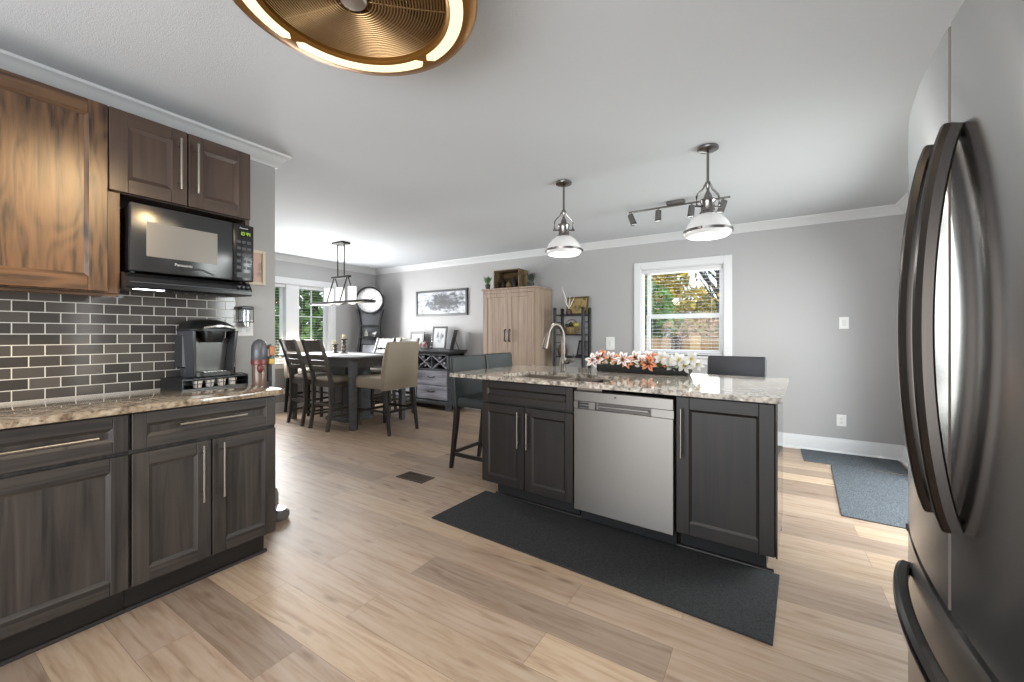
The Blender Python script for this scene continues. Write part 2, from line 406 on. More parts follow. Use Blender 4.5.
mb = MB(); mb.box(XK-.12, XK, YR, YK, 0, ZC); mb.box(XD-.15, XK-.12, YK-.12, YK, 0, ZC)
S(mb, 'wall_left', PAINT)
# crown mouldings and baseboards
CROWN = [(0, 2.352), (.010, 2.352), (.014, 2.366), (.022, 2.376), (.052, 2.408), (.060, 2.420), (.074, 2.426), (.078, 2.44), (0, 2.44)]
BASE = [(0, 0), (.030, 0), (.029, .010), (.022, .018), (.016, .021), (.016, .112), (.012, .128), (.008, .147), (0, .147)]
CROWNM = mat('crown_paint', '#c9cacb', .5)
def run(prof, p0, p1, n, name, mats=None, m0=0, m1=0):
    """profile (d, z) along p0 -> p1, d along n; m0 / m1: how far the ends mitre per unit of d"""
    p0, p1, n = Vector(p0+(0,)), Vector(p1+(0,)), Vector(n+(0,)); d = (p1-p0).normalized(); mb = MB()
    mb.loft([[p0 + n*a - d*a*m0 + Vector((0, 0, z)) for a, z in prof], [p1 + n*a + d*a*m1 + Vector((0, 0, z)) for a, z in prof]])
    S(mb, name, mats or (CROWNM if prof is CROWN else WHITE))
run(CROWN, (XD, YB), (XR, YB), (0, -1), 'trim_1', m0=-1, m1=-1)
run(CROWN, (XD, YK), (XD, YB), (1, 0), 'trim_2', m0=-1, m1=-1)
run(CROWN, (XK, YR), (XK, YK), (1, 0), 'trim_3', m0=0, m1=1)
run(CROWN, (XK, YK), (XD, YK), (0, 1), 'trim_4', m0=1, m1=-1)
run(CROWN, (XR, YR), (XR, YB), (-1, 0), 'trim_5', m0=0, m1=-1)
run(BASE, (XD, YB), (XR, YB), (0, -1), 'baseboard_far', m0=-1, m1=-1)
run(BASE, (XD, YK), (XD, YB), (1, 0), 'baseboard_dining', m0=-1, m1=-1)
run(BASE, (XR, 4.70), (XR, YB), (-1, 0), 'baseboard_right', m0=0, m1=-1)
run(BASE, (XK, YK), (XD, YK), (0, 1), 'baseboard_left', m0=1, m1=-1)

# patio door in the right wall (its casing shows past the refrigerator)
mb = MB()
mb.box(XR-.02, XR+.0, PD[1], PD[1]+.11, 0, PD[2]+.11, .004); mb.box(XR-.02, XR+.0, PD[0]-.11, PD[0], 0, PD[2]+.11, .004); mb.box(XR-.02, XR+.0, PD[0], PD[1], PD[2], PD[2]+.11, .004)
dr = S(mb, 'door_1', WHITE)
mb = MB()
for y0, y1, x in ((PD[0], (PD[0]+PD[1])/2+.03, XR+.05), ((PD[0]+PD[1])/2-.03, PD[1], XR+.10)):
    mb.box(x, x+.04, y0, y0+.07, .02, PD[2]); mb.box(x, x+.04, y1-.07, y1, .02, PD[2]); mb.box(x, x+.04, y0+.07, y1-.07, .02, .12); mb.box(x, x+.04, y0+.07, y1-.07, PD[2]-.08, PD[2])
S(mb, 'door_frame', VINYL, parent=dr)
mb = MB(); mid = (PD[0]+PD[1])/2
mb.box(XR+.066, XR+.072, PD[0]+.07, mid-.04, .12, PD[2]-.08); mb.box(XR+.116, XR+.122, mid+.04, PD[1]-.07, .12, PD[2]-.08)
S(mb, 'pane', GLASS, parent=dr)

# kitchen window
def window(name, loc, rot, x0, x1, z0, z1, units, rail, muntins, cas=.085):
    """local x along the wall, y into the wall, face at y = 0"""
    mb = MB()
    mb.box(x0-cas, x0, -.018, 0, z0-.02, z1+cas, .004); mb.box(x1, x1+cas, -.018, 0, z0-.02, z1+cas, .004); mb.box(x0, x1, -.018, 0, z1, z1+cas, .004)
    mb.box(x0-cas-.02, x1+cas+.02, -.05, 0, z0-.04, z0-.012, .006)           # stool
    mb.box(x0-cas, x1+cas, -.016, 0, z0-.11, z0-.04, .004)                   # apron
    mb.box(x0, x0+.012, 0, .13, z0, z1); mb.box(x1-.012, x1, 0, .13, z0, z1); mb.box(x0+.012, x1-.012, 0, .13, z1-.012, z1); mb.box(x0+.012, x1-.012, 0, .13, z0-.012, z0+.012)
    wn = mb.build(name, WHITE); wn.location = loc; wn.rotation_euler = (0, 0, rot); wn['kind'] = 'structure'
    sash = MB(); pane = MB(); bars = MB()
    for a, c in units:
        lo, hi = a+.0, c-.0
        for s0, s1, yy in ((z0+.012, rail, .075), (rail-.035, z1-.012, .105)) if rail else ((z0+.012, z1-.012, .09),):
            sash.box(lo, lo+.045, yy, yy+.03, s0, s1, .003); sash.box(hi-.045, hi, yy, yy+.03, s0, s1, .003)
            sash.box(lo+.045, hi-.045, yy, yy+.03, s0, s0+.045, .003); sash.box(lo+.045, hi-.045, yy, yy+.03, s1-.045, s1, .003)
            pane.box(lo+.045, hi-.045, yy+.012, yy+.016, s0+.045, s1-.045)
        for q in muntins:
            m = lo+(hi-lo)*q
            bars.box(m-.009, m+.009, .098, .112, z0+.05, z1-.05)
    for i in range(len(units)-1):
        sash.box(units[i][1], units[i+1][0], .0, .13, z0+.012, z1-.012, .004)
    S(sash, 'window_sash', VINYL, parent=wn); S(pane, 'window_pane', GLASS, parent=wn)
    if muntins:
        zz = rail-.02 if rail else (z0+z1)*.5+.11
        for a, c in units: bars.box(a+.045, c-.045, .098, .112, zz-.009, zz+.009)
        S(bars, 'muntin', VINYL, parent=wn)
    return wn
window('window_1', (0, YB, 0), 0, KW[0], KW[1], KW[2], KW[3], [(KW[0]+.05, KW[1]-.012)], 1.45, [])
window('window_2', (XD, 0, 0), PI/2, DW[0], DW[1], DW[2], DW[3], [(DW[0]+.012, 3.55), (3.76, DW[1]-.012)], None, [.5], cas=.1)
def blind(label, loc, rot, x0, x1, z0, z1, pitch, tilt):
    o = T('window_blind', label, 'blind', 'W', (0, 0, 0)); o.location = Vector(loc) + Matrix.Rotation(rot, 3, 'Z') @ Vector(((x0+x1)/2, .035, z1)); o.rotation_euler = (0, 0, rot)
    xm = (x0+x1)/2; hw = (x1-x0)/2
    MB().box(-hw, hw, -.025, .025, -.045, 0, .004).build('headrail', WHITE, o)
    m = MB(); z = -.06; ct, st = math.cos(tilt), math.sin(tilt)
    while z > z0-z1+.03:
        m.hexa([(-hw, -.013*ct, z-.013*st), (hw, -.013*ct, z-.013*st), (hw, .013*ct, z+.013*st), (-hw, .013*ct, z+.013*st),
                (-hw, -.013*ct, z-.013*st+.0016), (hw, -.013*ct, z-.013*st+.0016), (hw, .013*ct, z+.013*st+.0016), (-hw, .013*ct, z+.013*st+.0016)])
        z -= pitch
    m.build('slats', SLAT, o, smooth=False)
    MB().box(-hw, hw, -.022, .022, z0-z1+.003, z0-z1+.02, .004).build('bottom_rail', WHITE, o)
    for q in (-.75, .75): MB().cyl((q*hw, 0, z0-z1+.01), (q*hw, 0, -.04), .0012, seg=6).build('cord', WHITE, o)
    return o
blind('white slatted blind hung in the window behind the island', (0, YB, 0), 0, KW[0]+.02, KW[1]-.02, KW[2]+.014, KW[3]-.014, .043, .05)
blind('white slatted blind in the left part of the dining room window', (XD, 0, 0), PI/2, DW[0]+.02, 3.545, DW[2]+.014, DW[3]-.014, .043, .06)
blind('white slatted blind in the dining room window behind the chandelier', (XD, 0, 0), PI/2, 3.765, DW[1]-.02, DW[2]+.014, DW[3]-.014, .043, .06)

# tiled splashback (its own face on the kitchen wall)
S(MB().box(-.6, 1.262, .565, .579, .905, 1.52), 'wall_splashback', TILE, 'L', (0, 0, 0))

# ------------------------------------------------------------------ cabinet making
def panel_door(x0, x1, z0, z1, yf, th=.02, st=.058, rec=.009, slope=.012):
    """framed door, face at y = yf (front is -y); materials 0 upright grain, 1 lengthwise grain"""
    m = MB(); yb = yf+th; b = .0022
    m.box(x0, x0+st, yf, yb, z0, z1, b, 0); m.box(x1-st, x1, yf, yb, z0, z1, b, 0)
    m.box(x0+st, x1-st, yf, yb, z0, z0+st, b, 1); m.box(x0+st, x1-st, yf, yb, z1-st, z1, b, 1)
    a0, a1, c0, c1 = x0+st, x1-st, z0+st, z1-st; s = slope; yr = yf+rec; yt = yf+.002
    m.box(a0+s, a1-s, yr, yb-.001, c0+s, c1-s, 0, 0)
    for q, mi in (([(a0, yt, c0), (a0, yt, c1), (a0+s, yr, c1-s), (a0+s, yr, c0+s)], 0), ([(a1, yt, c0), (a1, yt, c1), (a1-s, yr, c1-s), (a1-s, yr, c0+s)], 0),
                  ([(a0, yt, c0), (a1, yt, c0), (a1-s, yr, c0+s), (a0+s, yr, c0+s)], 1), ([(a0, yt, c1), (a1, yt, c1), (a1-s, yr, c1-s), (a0+s, yr, c1-s)], 1)): m.quad(q, mi)
    return m
def bar_handle(p0, p1, yf, r=.0058, out=.032):
    """bar pull from p0 to p1 (x, z) standing off the face yf"""
    m = MB(); a, c = Vector((p0[0], yf-out, p0[1])), Vector((p1[0], yf-out, p1[1]))
    m.cyl(a, c, r, seg=12)
    d = (c-a)
    for q in (.14, .86):
        k = a+d*q; m.cyl((k.x, yf, k.z), (k.x, yf-out, k.z), .0045, seg=8)
    return m
def front(parent, name, rect, yf, mats, handle=None, **kw):
    d = panel_door(*rect, yf, **kw).build(name, mats, parent)
    if handle: bar_handle(handle[0], handle[1], yf).build('handle', CHROME, d)
    return d

# left run, base cabinets (frame L: x = world y, y runs into the wall from the door faces)
DEPTH = .575
def base_cab(label, x0, x1, doors, drawers, end=False):
    o = T('base_cabinet', label, 'cabinet', 'L', (x0, DEPTH, 0))
    m = MB()
    m.box(x0, x1, .022, DEPTH, .115, .874, 0, 0); m.box(x0, x1-(.03 if end else 0), .075, DEPTH, .0, .115, 0, 1)
    m.build('body', [WV, EH], o)
    m = MB()
    e = x1-(.03 if end else 0)
    m.prism([(0.075, 0), (.062, 0), (.063, .008), (.068, .014), (.075, .017)], x0, e+(.012 if end else 0), 0, Matrix(((0, 0, 1, 0), (1, 0, 0, 0), (0, 1, 0, 0), (0, 0, 0, 1))))
    m.build('shoe_moulding', EH, o)
    for r, h in drawers: front(o, 'drawer', r, 0, [WV, WH], h, st=.05)
    for r, h in doors: front(o, 'door', r, 0, [WV, WH], h)
    return o
ca = base_cab('dark oak base cabinet with a single wide door at the left edge', -.16, .606,
     [((-.156, .603, .128, .695), None)], [((-.156, .603, .712, .868), ((-.05, .79), (.505, .79)))])
cb = base_cab('dark stained oak base cabinet with paired doors under the coffee maker', .608, 1.218,
     [((.614, .907, .128, .695), ((.866, .41), (.866, .678))), ((.913, 1.214, .128, .695), ((.952, .41), (.952, .678)))],
     [((.614, 1.214, .712, .868), ((.771, .798), (1.055, .798)))], True)
one(MB().box(-.16, 1.25, -.028, DEPTH-.002, .876, .905, .004, seg=2), 'countertop', GRW, 'beige veined granite countertop on the left cabinets below the tiles', 'countertop', 'L', (.5, .3, .876))

# upper cabinets (faces at y = -(LX) ...): x = -2.57 is y = .27
YU = .262
o = T('wall_cabinet', 'large brown oak wall cabinet at the left edge, its door lit warm', 'cabinet', 'L', (.2, DEPTH, 1.40))
m = MB(); m.box(-.2, .645, YU+.02, DEPTH, 1.40, 2.262); m.build('body', [UV], o)
front(o, 'door', (-.196, .600, 1.405, 2.258), YU, [UV, UH], st=.064)
m = MB(); m.box(-.2, .645, YU+.03, YU+.05, 1.385, 1.40, .002); m.build('light_rail', UH, o)
o = T('wall_cabinet', 'short brown wall cabinet with paired doors above the microwave', 'cabinet', 'L', (.93, DEPTH, 1.872))
m = MB(); m.box(.6455, 1.212, YU+.02, DEPTH, 1.872, 2.262); m.box(1.19, 1.212, YU+.022, DEPTH, 1.44, 1.872, 0, 0); m.build('body', [SUV], o)
front(o, 'door', (.604, .902, 1.876, 2.258), YU-.001, [SUV, SUH], ((.866, 1.947), (.866, 2.207)), st=.066, slope=.018)
front(o, 'door', (.908, 1.208, 1.876, 2.258), YU-.001, [SUV, SUH], ((.940, 1.947), (.940, 2.207)), st=.066, slope=.018)

# range hood shelf and microwave
HD = mat('black_enamel', '#1b1c1e', .22); HDG = mat('grey_hood_lip', '#4b4e54', .3)
o = T('range_hood', 'black range hood on the wall under the microwave', 'range hood', 'L', (.92, DEPTH, 1.42))
prof = [(DEPTH, 1.435), (YU-.05, 1.425), (YU-.062, 1.432), (YU-.064, 1.45), (YU-.05, 1.475), (YU-.03, 1.497), (YU-.01, 1.502), (DEPTH, 1.502)]
MY = Matrix(((0, 0, 1, 0), (1, 0, 0, 0), (0, 1, 0, 0), (0, 0, 0, 1)))
MB().prism(prof, .648, 1.188, 0, MY).build('hood_body', HD, o)
MB().box(.66, 1.18, YU-.0645, YU-.055, 1.452, 1.456, .001, xf=None).build('trim_strip', HDG, o)
MB().box(.69, .80, YU-.04, YU+.02, 1.4255, 1.434).build('lamp', mat('hood_lamp', '#ffffff', .4, emit=9, ecol=(.86, .92, 1)), o, smooth=False)
for k in range(3): MB().cyl((1.12+.022*k, YU-.048, 1.478), (1.12+.022*k, YU-.068, 1.474), .006, seg=10).build('knob', HDG, o)
ym = YU-.052
o = T('microwave', 'black microwave oven with green clock on the range hood', 'microwave', 'L', (.93, DEPTH-.04, 1.504))
MB().box(.668, 1.186, ym+.03, DEPTH-.06, 1.510, 1.823, .006).build('case', mat('black_painted_steel', '#1a1614', .35), o)
for fx in (.69, 1.16):
    for fy in (ym+.07, DEPTH-.1): MB().cyl((fx, fy, 1.5025), (fx, fy, 1.511), .012, seg=10).build('foot', BLACK, o)
mwf = mat('black_glass_front', '#2b2c2e', .2)
d = MB().box(.662, 1.093, ym, ym+.03, 1.508, 1.828, .006, seg=2).build('door', mwf, o)
MB().box(.722, 1.018, ym-.0012, ym+.004, 1.582, 1.748, .001).build('window', mat('mesh_window_glass', '#8f8a84', .25, .4), d)
MB().sweep([(.86, ym-.001, 1.536), (.90, ym-.0035, 1.545), (.95, ym-.0035, 1.543), (1.0, ym-.001, 1.523)], [(-.004, -.003), (.004, -.003), (.004, .003), (-.004, .003)], (0, 1, 0)).build('latch_grip', BLACK, d)
cp = MB().box(1.095, 1.202, ym, ym+.03, 1.508, 1.828, .006, seg=2).build('control_panel', mat('black_panel', '#191a1c', .22), o)
MB().box(1.112, 1.186, ym-.001, ym+.004, 1.757, 1.795).build('display', mat('dark_display', '#10150c', .15), cp, smooth=False)
m = MB()
def seg7(m, x, z, h, on, y):
    wd = h*.5; t_ = h*.13
    R = {'a': (0, wd, h-t_, h), 'd': (0, wd, 0, t_), 'g': (0, wd, h/2-t_/2, h/2+t_/2), 'f': (0, t_, h/2, h), 'b': (wd-t_, wd, h/2, h), 'e': (0, t_, 0, h/2), 'c': (wd-t_, wd, 0, h/2)}
    for k in on:
        a = R[k]; m.box(x+a[0], x+a[1], y-.0006, y, z+a[2], z+a[3])
for k, on in enumerate(('bc', 'abcdef', 'bcfg', 'bcfg')): seg7(m, 1.128+.013*k+(.004 if k > 1 else 0), 1.766, .02, on, ym-.001)
m.build('digits', mat('green_led', '#7d9a3a', .5, emit=.18, ecol=(.6, 1, .12)), cp, smooth=False)
m = MB()
for r_ in range(5):
    for c_ in range(3): m.box(1.113+.026*c_, 1.133+.026*c_, ym-.001, ym+.002, 1.72-.036*r_, 1.736-.036*r_)
m.build('button', mat('button_grey', '#34363a', .3), cp, smooth=False)
MB().box(1.112, 1.186, ym-.001, ym+.002, 1.528, 1.556).build('open_button', mat('button_dark', '#232427', .3), cp, smooth=False)
def text(s, size, loc, rot, m, parent, name, ext=.0006):
    cu = bpy.data.curves.new(name, 'FONT'); cu.body = s; cu.size = size; cu.extrude = ext; cu.align_x = 'CENTER'; cu.align_y = 'CENTER'
    t0 = bpy.data.objects.new(name, cu); C.objects.link(t0); bpy.context.view_layer.update()
    me = bpy.data.meshes.new_from_object(t0.evaluated_get(bpy.context.evaluated_depsgraph_get())); bpy.data.objects.remove(t0)
    me.materials.clear(); me.materials.append(m); o = bpy.data.objects.new(name, me); C.objects.link(o)
    o.rotation_euler = rot; o.parent = parent; og = Vector(parent.get('_o')) if parent.get('_o') is not None else Vector((0, 0, 0)); o.location = Vector(loc)-og
    return o
text('Panasonic', .019, (.868, ym-.0015, 1.556), (PI/2, 0, 0), mat('light_print', '#c9c9c9', .5), d, 'lettering')
text('Panasonic', .011, (1.149, ym-.0015, 1.806), (PI/2, 0, 0), mat('light_print', '#c9c9c9', .5), cp, 'lettering')

# ------------------------------------------------------------------ island (frame I)
IX0, IX1, IF, IB = -1.955, -.108, 2.372, 3.0
CT = .905
yf = IF-.022
def shoe(o, a, c):
    MB().prism([(IF+.08, 0), (IF+.066, 0), (IF+.067, .009), (IF+.072, .015), (IF+.08, .018)], a, c, 0, MY).build('shoe_moulding', EH, o)
o = T('sink_cabinet', 'espresso island sink cabinet with paired doors, left of the dishwasher', 'cabinet', 'I', (-1.57, 2.7, 0))
m = MB(); a, c = IX0, -1.194
m.box(a, a+.018, IF, IB, .118, .875); m.box(c-.018, c, IF, IB, .118, .875); m.box(a+.018, c-.018, IB-.018, IB, .118, .875); m.box(a+.018, c-.018, IF, IB-.018, .118, .136)
m.box(a+.018, c-.018, IF, IF+.02, .70, .714); m.box(a+.018, c-.018, IF, IF+.02, .855, .875); m.box(-1.60, -1.545, IF, IF+.02, .136, .70)
m.build('body', EV, o)
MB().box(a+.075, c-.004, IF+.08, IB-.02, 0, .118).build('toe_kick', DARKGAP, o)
shoe(o, a+.06, -1.13)
front(o, 'door', (IX0+.004, -1.576, .122, .700), yf, [EV, EH], ((-1.612, .418), (-1.612, .668)))
front(o, 'door', (-1.570, -1.198, .122, .700), yf, [EV, EH], ((-1.536, .418), (-1.536, .668)))
front(o, 'false_drawer_front', (IX0+.004, -1.198, .714, .866), yf, [EV, EH], st=.05)
o = T('island_cabinet', 'espresso island cabinet with one tall door, right of the dishwasher', 'cabinet', 'I', (-.34, 2.7, 0))
MB().box(-.573, IX1, IF, IB, .118, .875).build('body', EV, o)
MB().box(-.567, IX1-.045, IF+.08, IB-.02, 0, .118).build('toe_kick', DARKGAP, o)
shoe(o, -.6, IX1-.012)
MB().box(IX1, IX1+.008, IF-.018, IB+.004, .118, .875, .001).build('end_panel', mat('espresso_gloss_panel', '#332c28', .12, coat=.5), o)
front(o, 'door', (-.567, IX1-.004, .122, .866), yf, [EV, EH], ((-.537, .54), (-.537, .806)), st=.066)
one(MB().box(IX0, IX1, IB+.001, IB+.019, .0, .875, .001), 'island_back_panel', EV, 'espresso back panel of the island facing the bar stool by the window', 'panel', 'I', (-1.03, IB, 0))

o = T('dishwasher', 'stainless steel dishwasher built into the island', 'dishwasher', 'I', (-.884, 2.6, 0))
MB().box(-1.19, -.577, IF+.02, 2.93, .10, .69).build('tub', BLACK, o)
m = MB()
yd = IF-.03; X0, X1 = -1.188, -.579
# door skin: a recessed pocket grip under the top control band
m.box(X0, X1, yd, IF+.018, .098, .742, .004); m.box(X0, X1, yd, IF+.018, .786, .852, .004)
m.box(X0, -1.16, yd+.001, IF+.018, .742, .786); m.box(-.70, X1, yd+.001, IF+.018, .742, .786); m.box(-1.085, -1.045, yd+.001, IF+.018, .742, .786); m.box(-1.16, -.70, yd+.022, IF+.018, .742, .786)
m.build('door', STEEL, o)
m = MB()
for z in (.750, .768): m.box(-1.158, -1.088, yd+.006, yd+.023, z, z+.007)
m.build('vent_grille', BLACK, o, smooth=False)
m = MB(); m.box(-1.03, -.705, yd+.018, yd+.024, .744, .784); m.build('pocket_handle', mat('dark_steel_pocket', '#55524f', .35, .9), o, smooth=False)
MB().box(-1.03, -.715, yd+.002, yd+.02, .760, .770, .002).build('grip_bar', STEEL, o)
MB().cyl((-.914, yd+.001, .829), (-.914, yd-.001, .829), .006, seg=16).build('badge', BLACK, o)
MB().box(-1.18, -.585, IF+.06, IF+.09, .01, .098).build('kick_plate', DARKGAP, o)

# countertop with the sink cut-out
SX = (-1.84, -1.02, 2.396, 2.83)
m = MB(); c0, c1, f0, f1 = -2.25, -.078, 2.315, 3.375
m.box(c0, SX[0], f0, f1, .877, CT); m.box(SX[1], c1, f0, f1, .877, CT); m.box(SX[0], SX[1], f0, SX[2], .877, CT); m.box(SX[0], SX[1], SX[3], f1, .877, CT)
ict = one(m, 'island_countertop', GRC, 'speckled granite worktop on the island with the sink cut into it', 'countertop', 'I', (-1.1, 2.8, .877))
SINKM = mat('sink_steel', '#857b70', .45, .5)
o = T('kitchen_sink', 'double bowl steel sink set into the island worktop', 'sink', 'I', (-1.41, 2.62, .70))
def bowl(x0, x1, y0, y1, zb, zt):
    m = MB(); tt = .004
    r = lambda ins, z: [(x0+ins, y0+ins, z), (x1-ins, y0+ins, z), (x1-ins, y1-ins, z), (x0+ins, y1-ins, z)]
    m.loft([r(.02, zb), r(0, zb+.02), r(0, zt), r(tt, zt), r(tt, zb+.024), r(.024, zb+.006)])
    return m
bowl(SX[0]+.001, -1.425, SX[2]+.001, SX[3]-.001, .70, .878).build('bowl', SINKM, o)
bowl(-1.395, SX[1]-.001, SX[2]+.001, SX[3]-.001, .70, .878).build('bowl', SINKM, o)
MB().box(-1.424, -1.396, SX[2]+.001, SX[3]-.001, .858, .878, .003).build('divider', SINKM, o)
for cx in (-1.61, -1.21): MB().cyl((cx, 2.62, .706), (cx, 2.62, .710), .042, seg=20).build('drain', CHROME, o)

# faucet
FAU = mat('faucet_nickel', '#736d66', .42, 1.0)
fx, fy = -1.565, 2.90
o = T('kitchen_faucet', 'brushed nickel gooseneck faucet behind the island sink', 'faucet', 'I', (fx, fy, CT))
MB().lathe([(.032, 0), (.032, .006), (.024, .012), (.022, .05), (.026, .062), (.026, .10), (.020, .115), (.0145, .13)], (fx, fy, CT), 24).build('base', FAU, o)
pts = [(fx, fy, CT+.12), (fx, fy, CT+.27)]
for k in range(1, 12):
    a = PI*k/12*.98; pts.append((fx-.02*(1-math.cos(a)), fy-.088*(1-math.cos(a)), CT+.27+.11*math.sin(a)))
MB().tube(pts, .0155, 14, up=(1, 0, 0)).build('neck', FAU, o)
e = Vector(pts[-1]); d_ = Vector((-.012, -.025, -.1)).normalized()
MB().cyl(e-d_*.012, e+d_*.05, .017, .0195).cyl(e+d_*.05, e+d_*.115, .0195, .025).build('spray_head', FAU, o)
MB().cyl(e+d_*.115, e+d_*.118, .0175).build('nozzle', BLACK, o)
m = MB(); m.cyl((fx, fy, CT+.08), (fx+.055, fy, CT+.083), .017, .019); m.build('lever_hub', FAU, o)
MB().tube([(fx+.05, fy, CT+.085), (fx+.085, fy, CT+.092), (fx+.095, fy, CT+.112), (fx+.088, fy, CT+.15)], .008, 10, scales=[1.5, 1.5, 1.1, .7]).build('lever', FAU, o)

# ------------------------------------------------------------------ refrigerator (frame W)
o = T('refrigerator', 'dark stainless french door refrigerator at the right edge', 'refrigerator', 'W', (.7, 1.05, 0))
FY0, FY1, SE = .60, 1.508, 1.063
def fx_(y): return .322 - .039*(1-((y-1.055)/.455)**2)
def fdoor(y0, y1, z0, z1):
    n = 18; P_ = [(fx_(y0+(y1-y0)*k/n), y0+(y1-y0)*k/n) for k in range(n+1)]
    e = .003
    P_[0] = (P_[0][0]+e, y0); P_.insert(1, (fx_(y0+e), y0+e)); P_[-1] = (P_[-1][0]+e, y1); P_.insert(-1, (fx_(y1-e), y1-e))
    m = MB().prism(P_+[(.385, y1), (.385, y0)], z0, z1); m.bm.normal_update()
    for f in m.bm.faces:
        if abs(f.normal.y) > .5: f.material_index = 1
    return m
EDGE = mat('dulled_door_edge', '#5a5350', .55)  # metal door edges coloured dark and matte so the seam shows no glint
MB().box(.39, 1.03, FY0+.008, FY1-.008, .03, 1.765, .006).build('body', mat('dark_grey_case', '#4a4a4b', .4), o)
MB().box(.42, 1.0, FY0+.03, FY1-.03, 0, .03).build('base', BLACK, o)
dl = fdoor(SE+.004, FY1, .700, 1.778).build('door', [FRIDGE, EDGE], o, angle=20)
drr = fdoor(FY0, SE-.004, .700, 1.778).build('door', [FRIDGE, EDGE], o, angle=20)
MB().box(.288, .385, SE-.004, SE+.004, .703, 1.774).build('door_seal', mat('bronze_gasket', '#3a302c', .7), o)
dw_ = fdoor(FY0, FY1, .06, .684).build('freezer_drawer', [FRIDGE, EDGE], o, angle=20)
MB().box(.315, .385, FY0+.01, FY1-.01, .684, .70).build('gasket', BLACK, o)
MB().box(.36, .46, SE-.09, SE+.09, 1.778, 1.792, .004).build('hinge_cover', BLACK, o)
HP = [(-.016, -.010), (-.013, -.0135), (.013, -.0135), (.016, -.010), (.016, .004), (.010, .012), (.003, .0135), (.002, .010), (-.003, .010), (-.004, .0135), (-.010, .012), (-.016, .004)]
def fhandle(y, parent, z0=.866, z1=1.575):
    n = 28; pts = []
    for k in range(n+1):
        q = k/n; bow = 1-(2*q-1)**2; bow = bow**.8
        pts.append((fx_(y)-.010-.038*bow, y, z0+(z1-z0)*q))
    MB().sweep(pts, HP, (-1, 0, 0)).build('handle', FHAND, parent, angle=25)
fhandle(SE+.052, dl); fhandle(SE-.046, drr)
n = 36; pts = []
for k in range(n+1):
    q = k/n; y = FY0+.07+(FY1-FY0-.14)*q; bow = (1-(2*q-1)**2)**.7
    pts.append((fx_(y)-.010-.028*bow, y, .607))
MB().sweep(pts, HP, (-1, 0, 0)).build('handle', FHAND, dw_, angle=25)

# ------------------------------------------------------------------ lamps
GOLD = mat('antique_gold', '#93672f', .38, .7)
GOLDD = mat('bronze_grill_wire', '#ab8a60', .35, .8)
WARM = mat('warm_led_strip', '#ffe9b8', .4, emit=.56, ecol=(1, .84, .48))
FC = (-1.13, .84)
o = T('ceiling_fan_light', 'round gold caged fan light with glowing ring on the ceiling', 'ceiling fan', 'W', (FC[0], FC[1], 2.27))
z0 = 2.285
MB().ring([(.296, z0), (.306, z0-.008), (.362, z0-.006), (.390, z0+.0), (.399, z0+.014), (.399, z0+.05), (.385, z0+.10), (.33, ZC), (.29, ZC), (.30, z0+.06)], (FC[0], FC[1], 0), 96).build('rim', GOLD, o, angle=50)
m = MB()
g = [math.radians(q) for q in (95, 181)]   # gaps between the lit arcs
ga = .035
def arc(a0, a1):
    n = 26; R0, R1 = .309, .351; rm, hw = (R0+R1)/2, (R1-R0)/2; top = []; bot = []
    for k in range(n+1):
        a = a0+(a1-a0)*k/n; d0 = min(a-a0, a1-a)*rm
        h = hw*math.sqrt(max(0, 1-max(0, 1-d0/hw)**2)) if d0 < hw else hw
        h = max(h, .0015)
        top.append((a, rm+h)); bot.append((a, rm-h))
    mm = MB(); rings = []
    for (a, r1), (_, r0_) in zip(top, bot):
        zz = lambda r: z0-.0100 + (.002*(r-.306)/.056)
        f = lambda r, dz: (FC[0]+r*math.cos(a), FC[1]+r*math.sin(a), zz(r)+dz)
        rings.append([f(r0_, 0), f(r1, 0), f(r1, .004), f(r0_, .004)])
    return mm.loft(rings)
GA = [math.radians(q) for q in (91, 181, 271, 361)]
for k in range(4):
    arc(GA[k]+ga, GA[k]+PI/2-ga).build('light_strip', WARM, o)
m = MB(); cz = lambda r: z0+.018-.02*(1-(r/.305)**2)
r = .06
while r < .296:
    m.ring([(r+.0021*math.cos(2*PI*k/6), cz(r)+.0021*math.sin(2*PI*k/6)) for k in range(6)], (FC[0], FC[1], 0), 72); r += .0098
m.build('cage_ring', GOLDD, o)
m = MB()
for k in range(10):
    a = 2*PI*k/10+.2; m.tube([(FC[0]+q*math.cos(a), FC[1]+q*math.sin(a), cz(q)+.004) for q in (.05, .13, .21, .297)], .0024, 6)
m.build('cage_spoke', GOLDD, o)
MB().lathe([(.01, z0-.012), (.036, z0-.009), (.042, z0-.002), (.036, z0+.010)], (FC[0], FC[1], 0), 32).build('hub_cap', mat('fan_hub_grey', '#8f8378', .35, .6), o)
for k in range(5):
    a = 2*PI*k/5+.3; c_, s_ = math.cos(a), math.sin(a)
    f = lambda rr, tt, dz: (FC[0]+rr*c_-tt*s_, FC[1]+rr*s_+tt*c_, z0+.07+dz)
    MB().hexa([f(.05, -.03, -.012), f(.285, -.075, -.016), f(.285, .075, .016), f(.05, .03, .012), f(.05, -.03, -.009), f(.285, -.075, -.012), f(.285, .075, .020), f(.05, .03, .015)]).build('fan_blade', mat('brown_blade', '#6b4a2a', .5), o)
MB().lathe([(.302, z0+.11), (.302, z0+.115), (.302, z0+.12)], (FC[0], FC[1], 0), 48).build('back_plate', mat('gold_back', '#7d5a30', .5, .3), o)
MB().cyl((FC[0], FC[1], z0-.0), (FC[0], FC[1], z0+.11), .045).build('motor', mat('fan_motor', '#5b4330', .4, .6), o)
fl = bpy.data.lights.new('fan_ring_light', 'AREA'); fl.shape = 'DISK'; fl.size = .76; fl.energy = 9; fl.color = (1, .84, .6)
fo = bpy.data.objects.new('fan_ring_light', fl); C.objects.link(fo); fo.location = (FC[0], FC[1], 2.255)
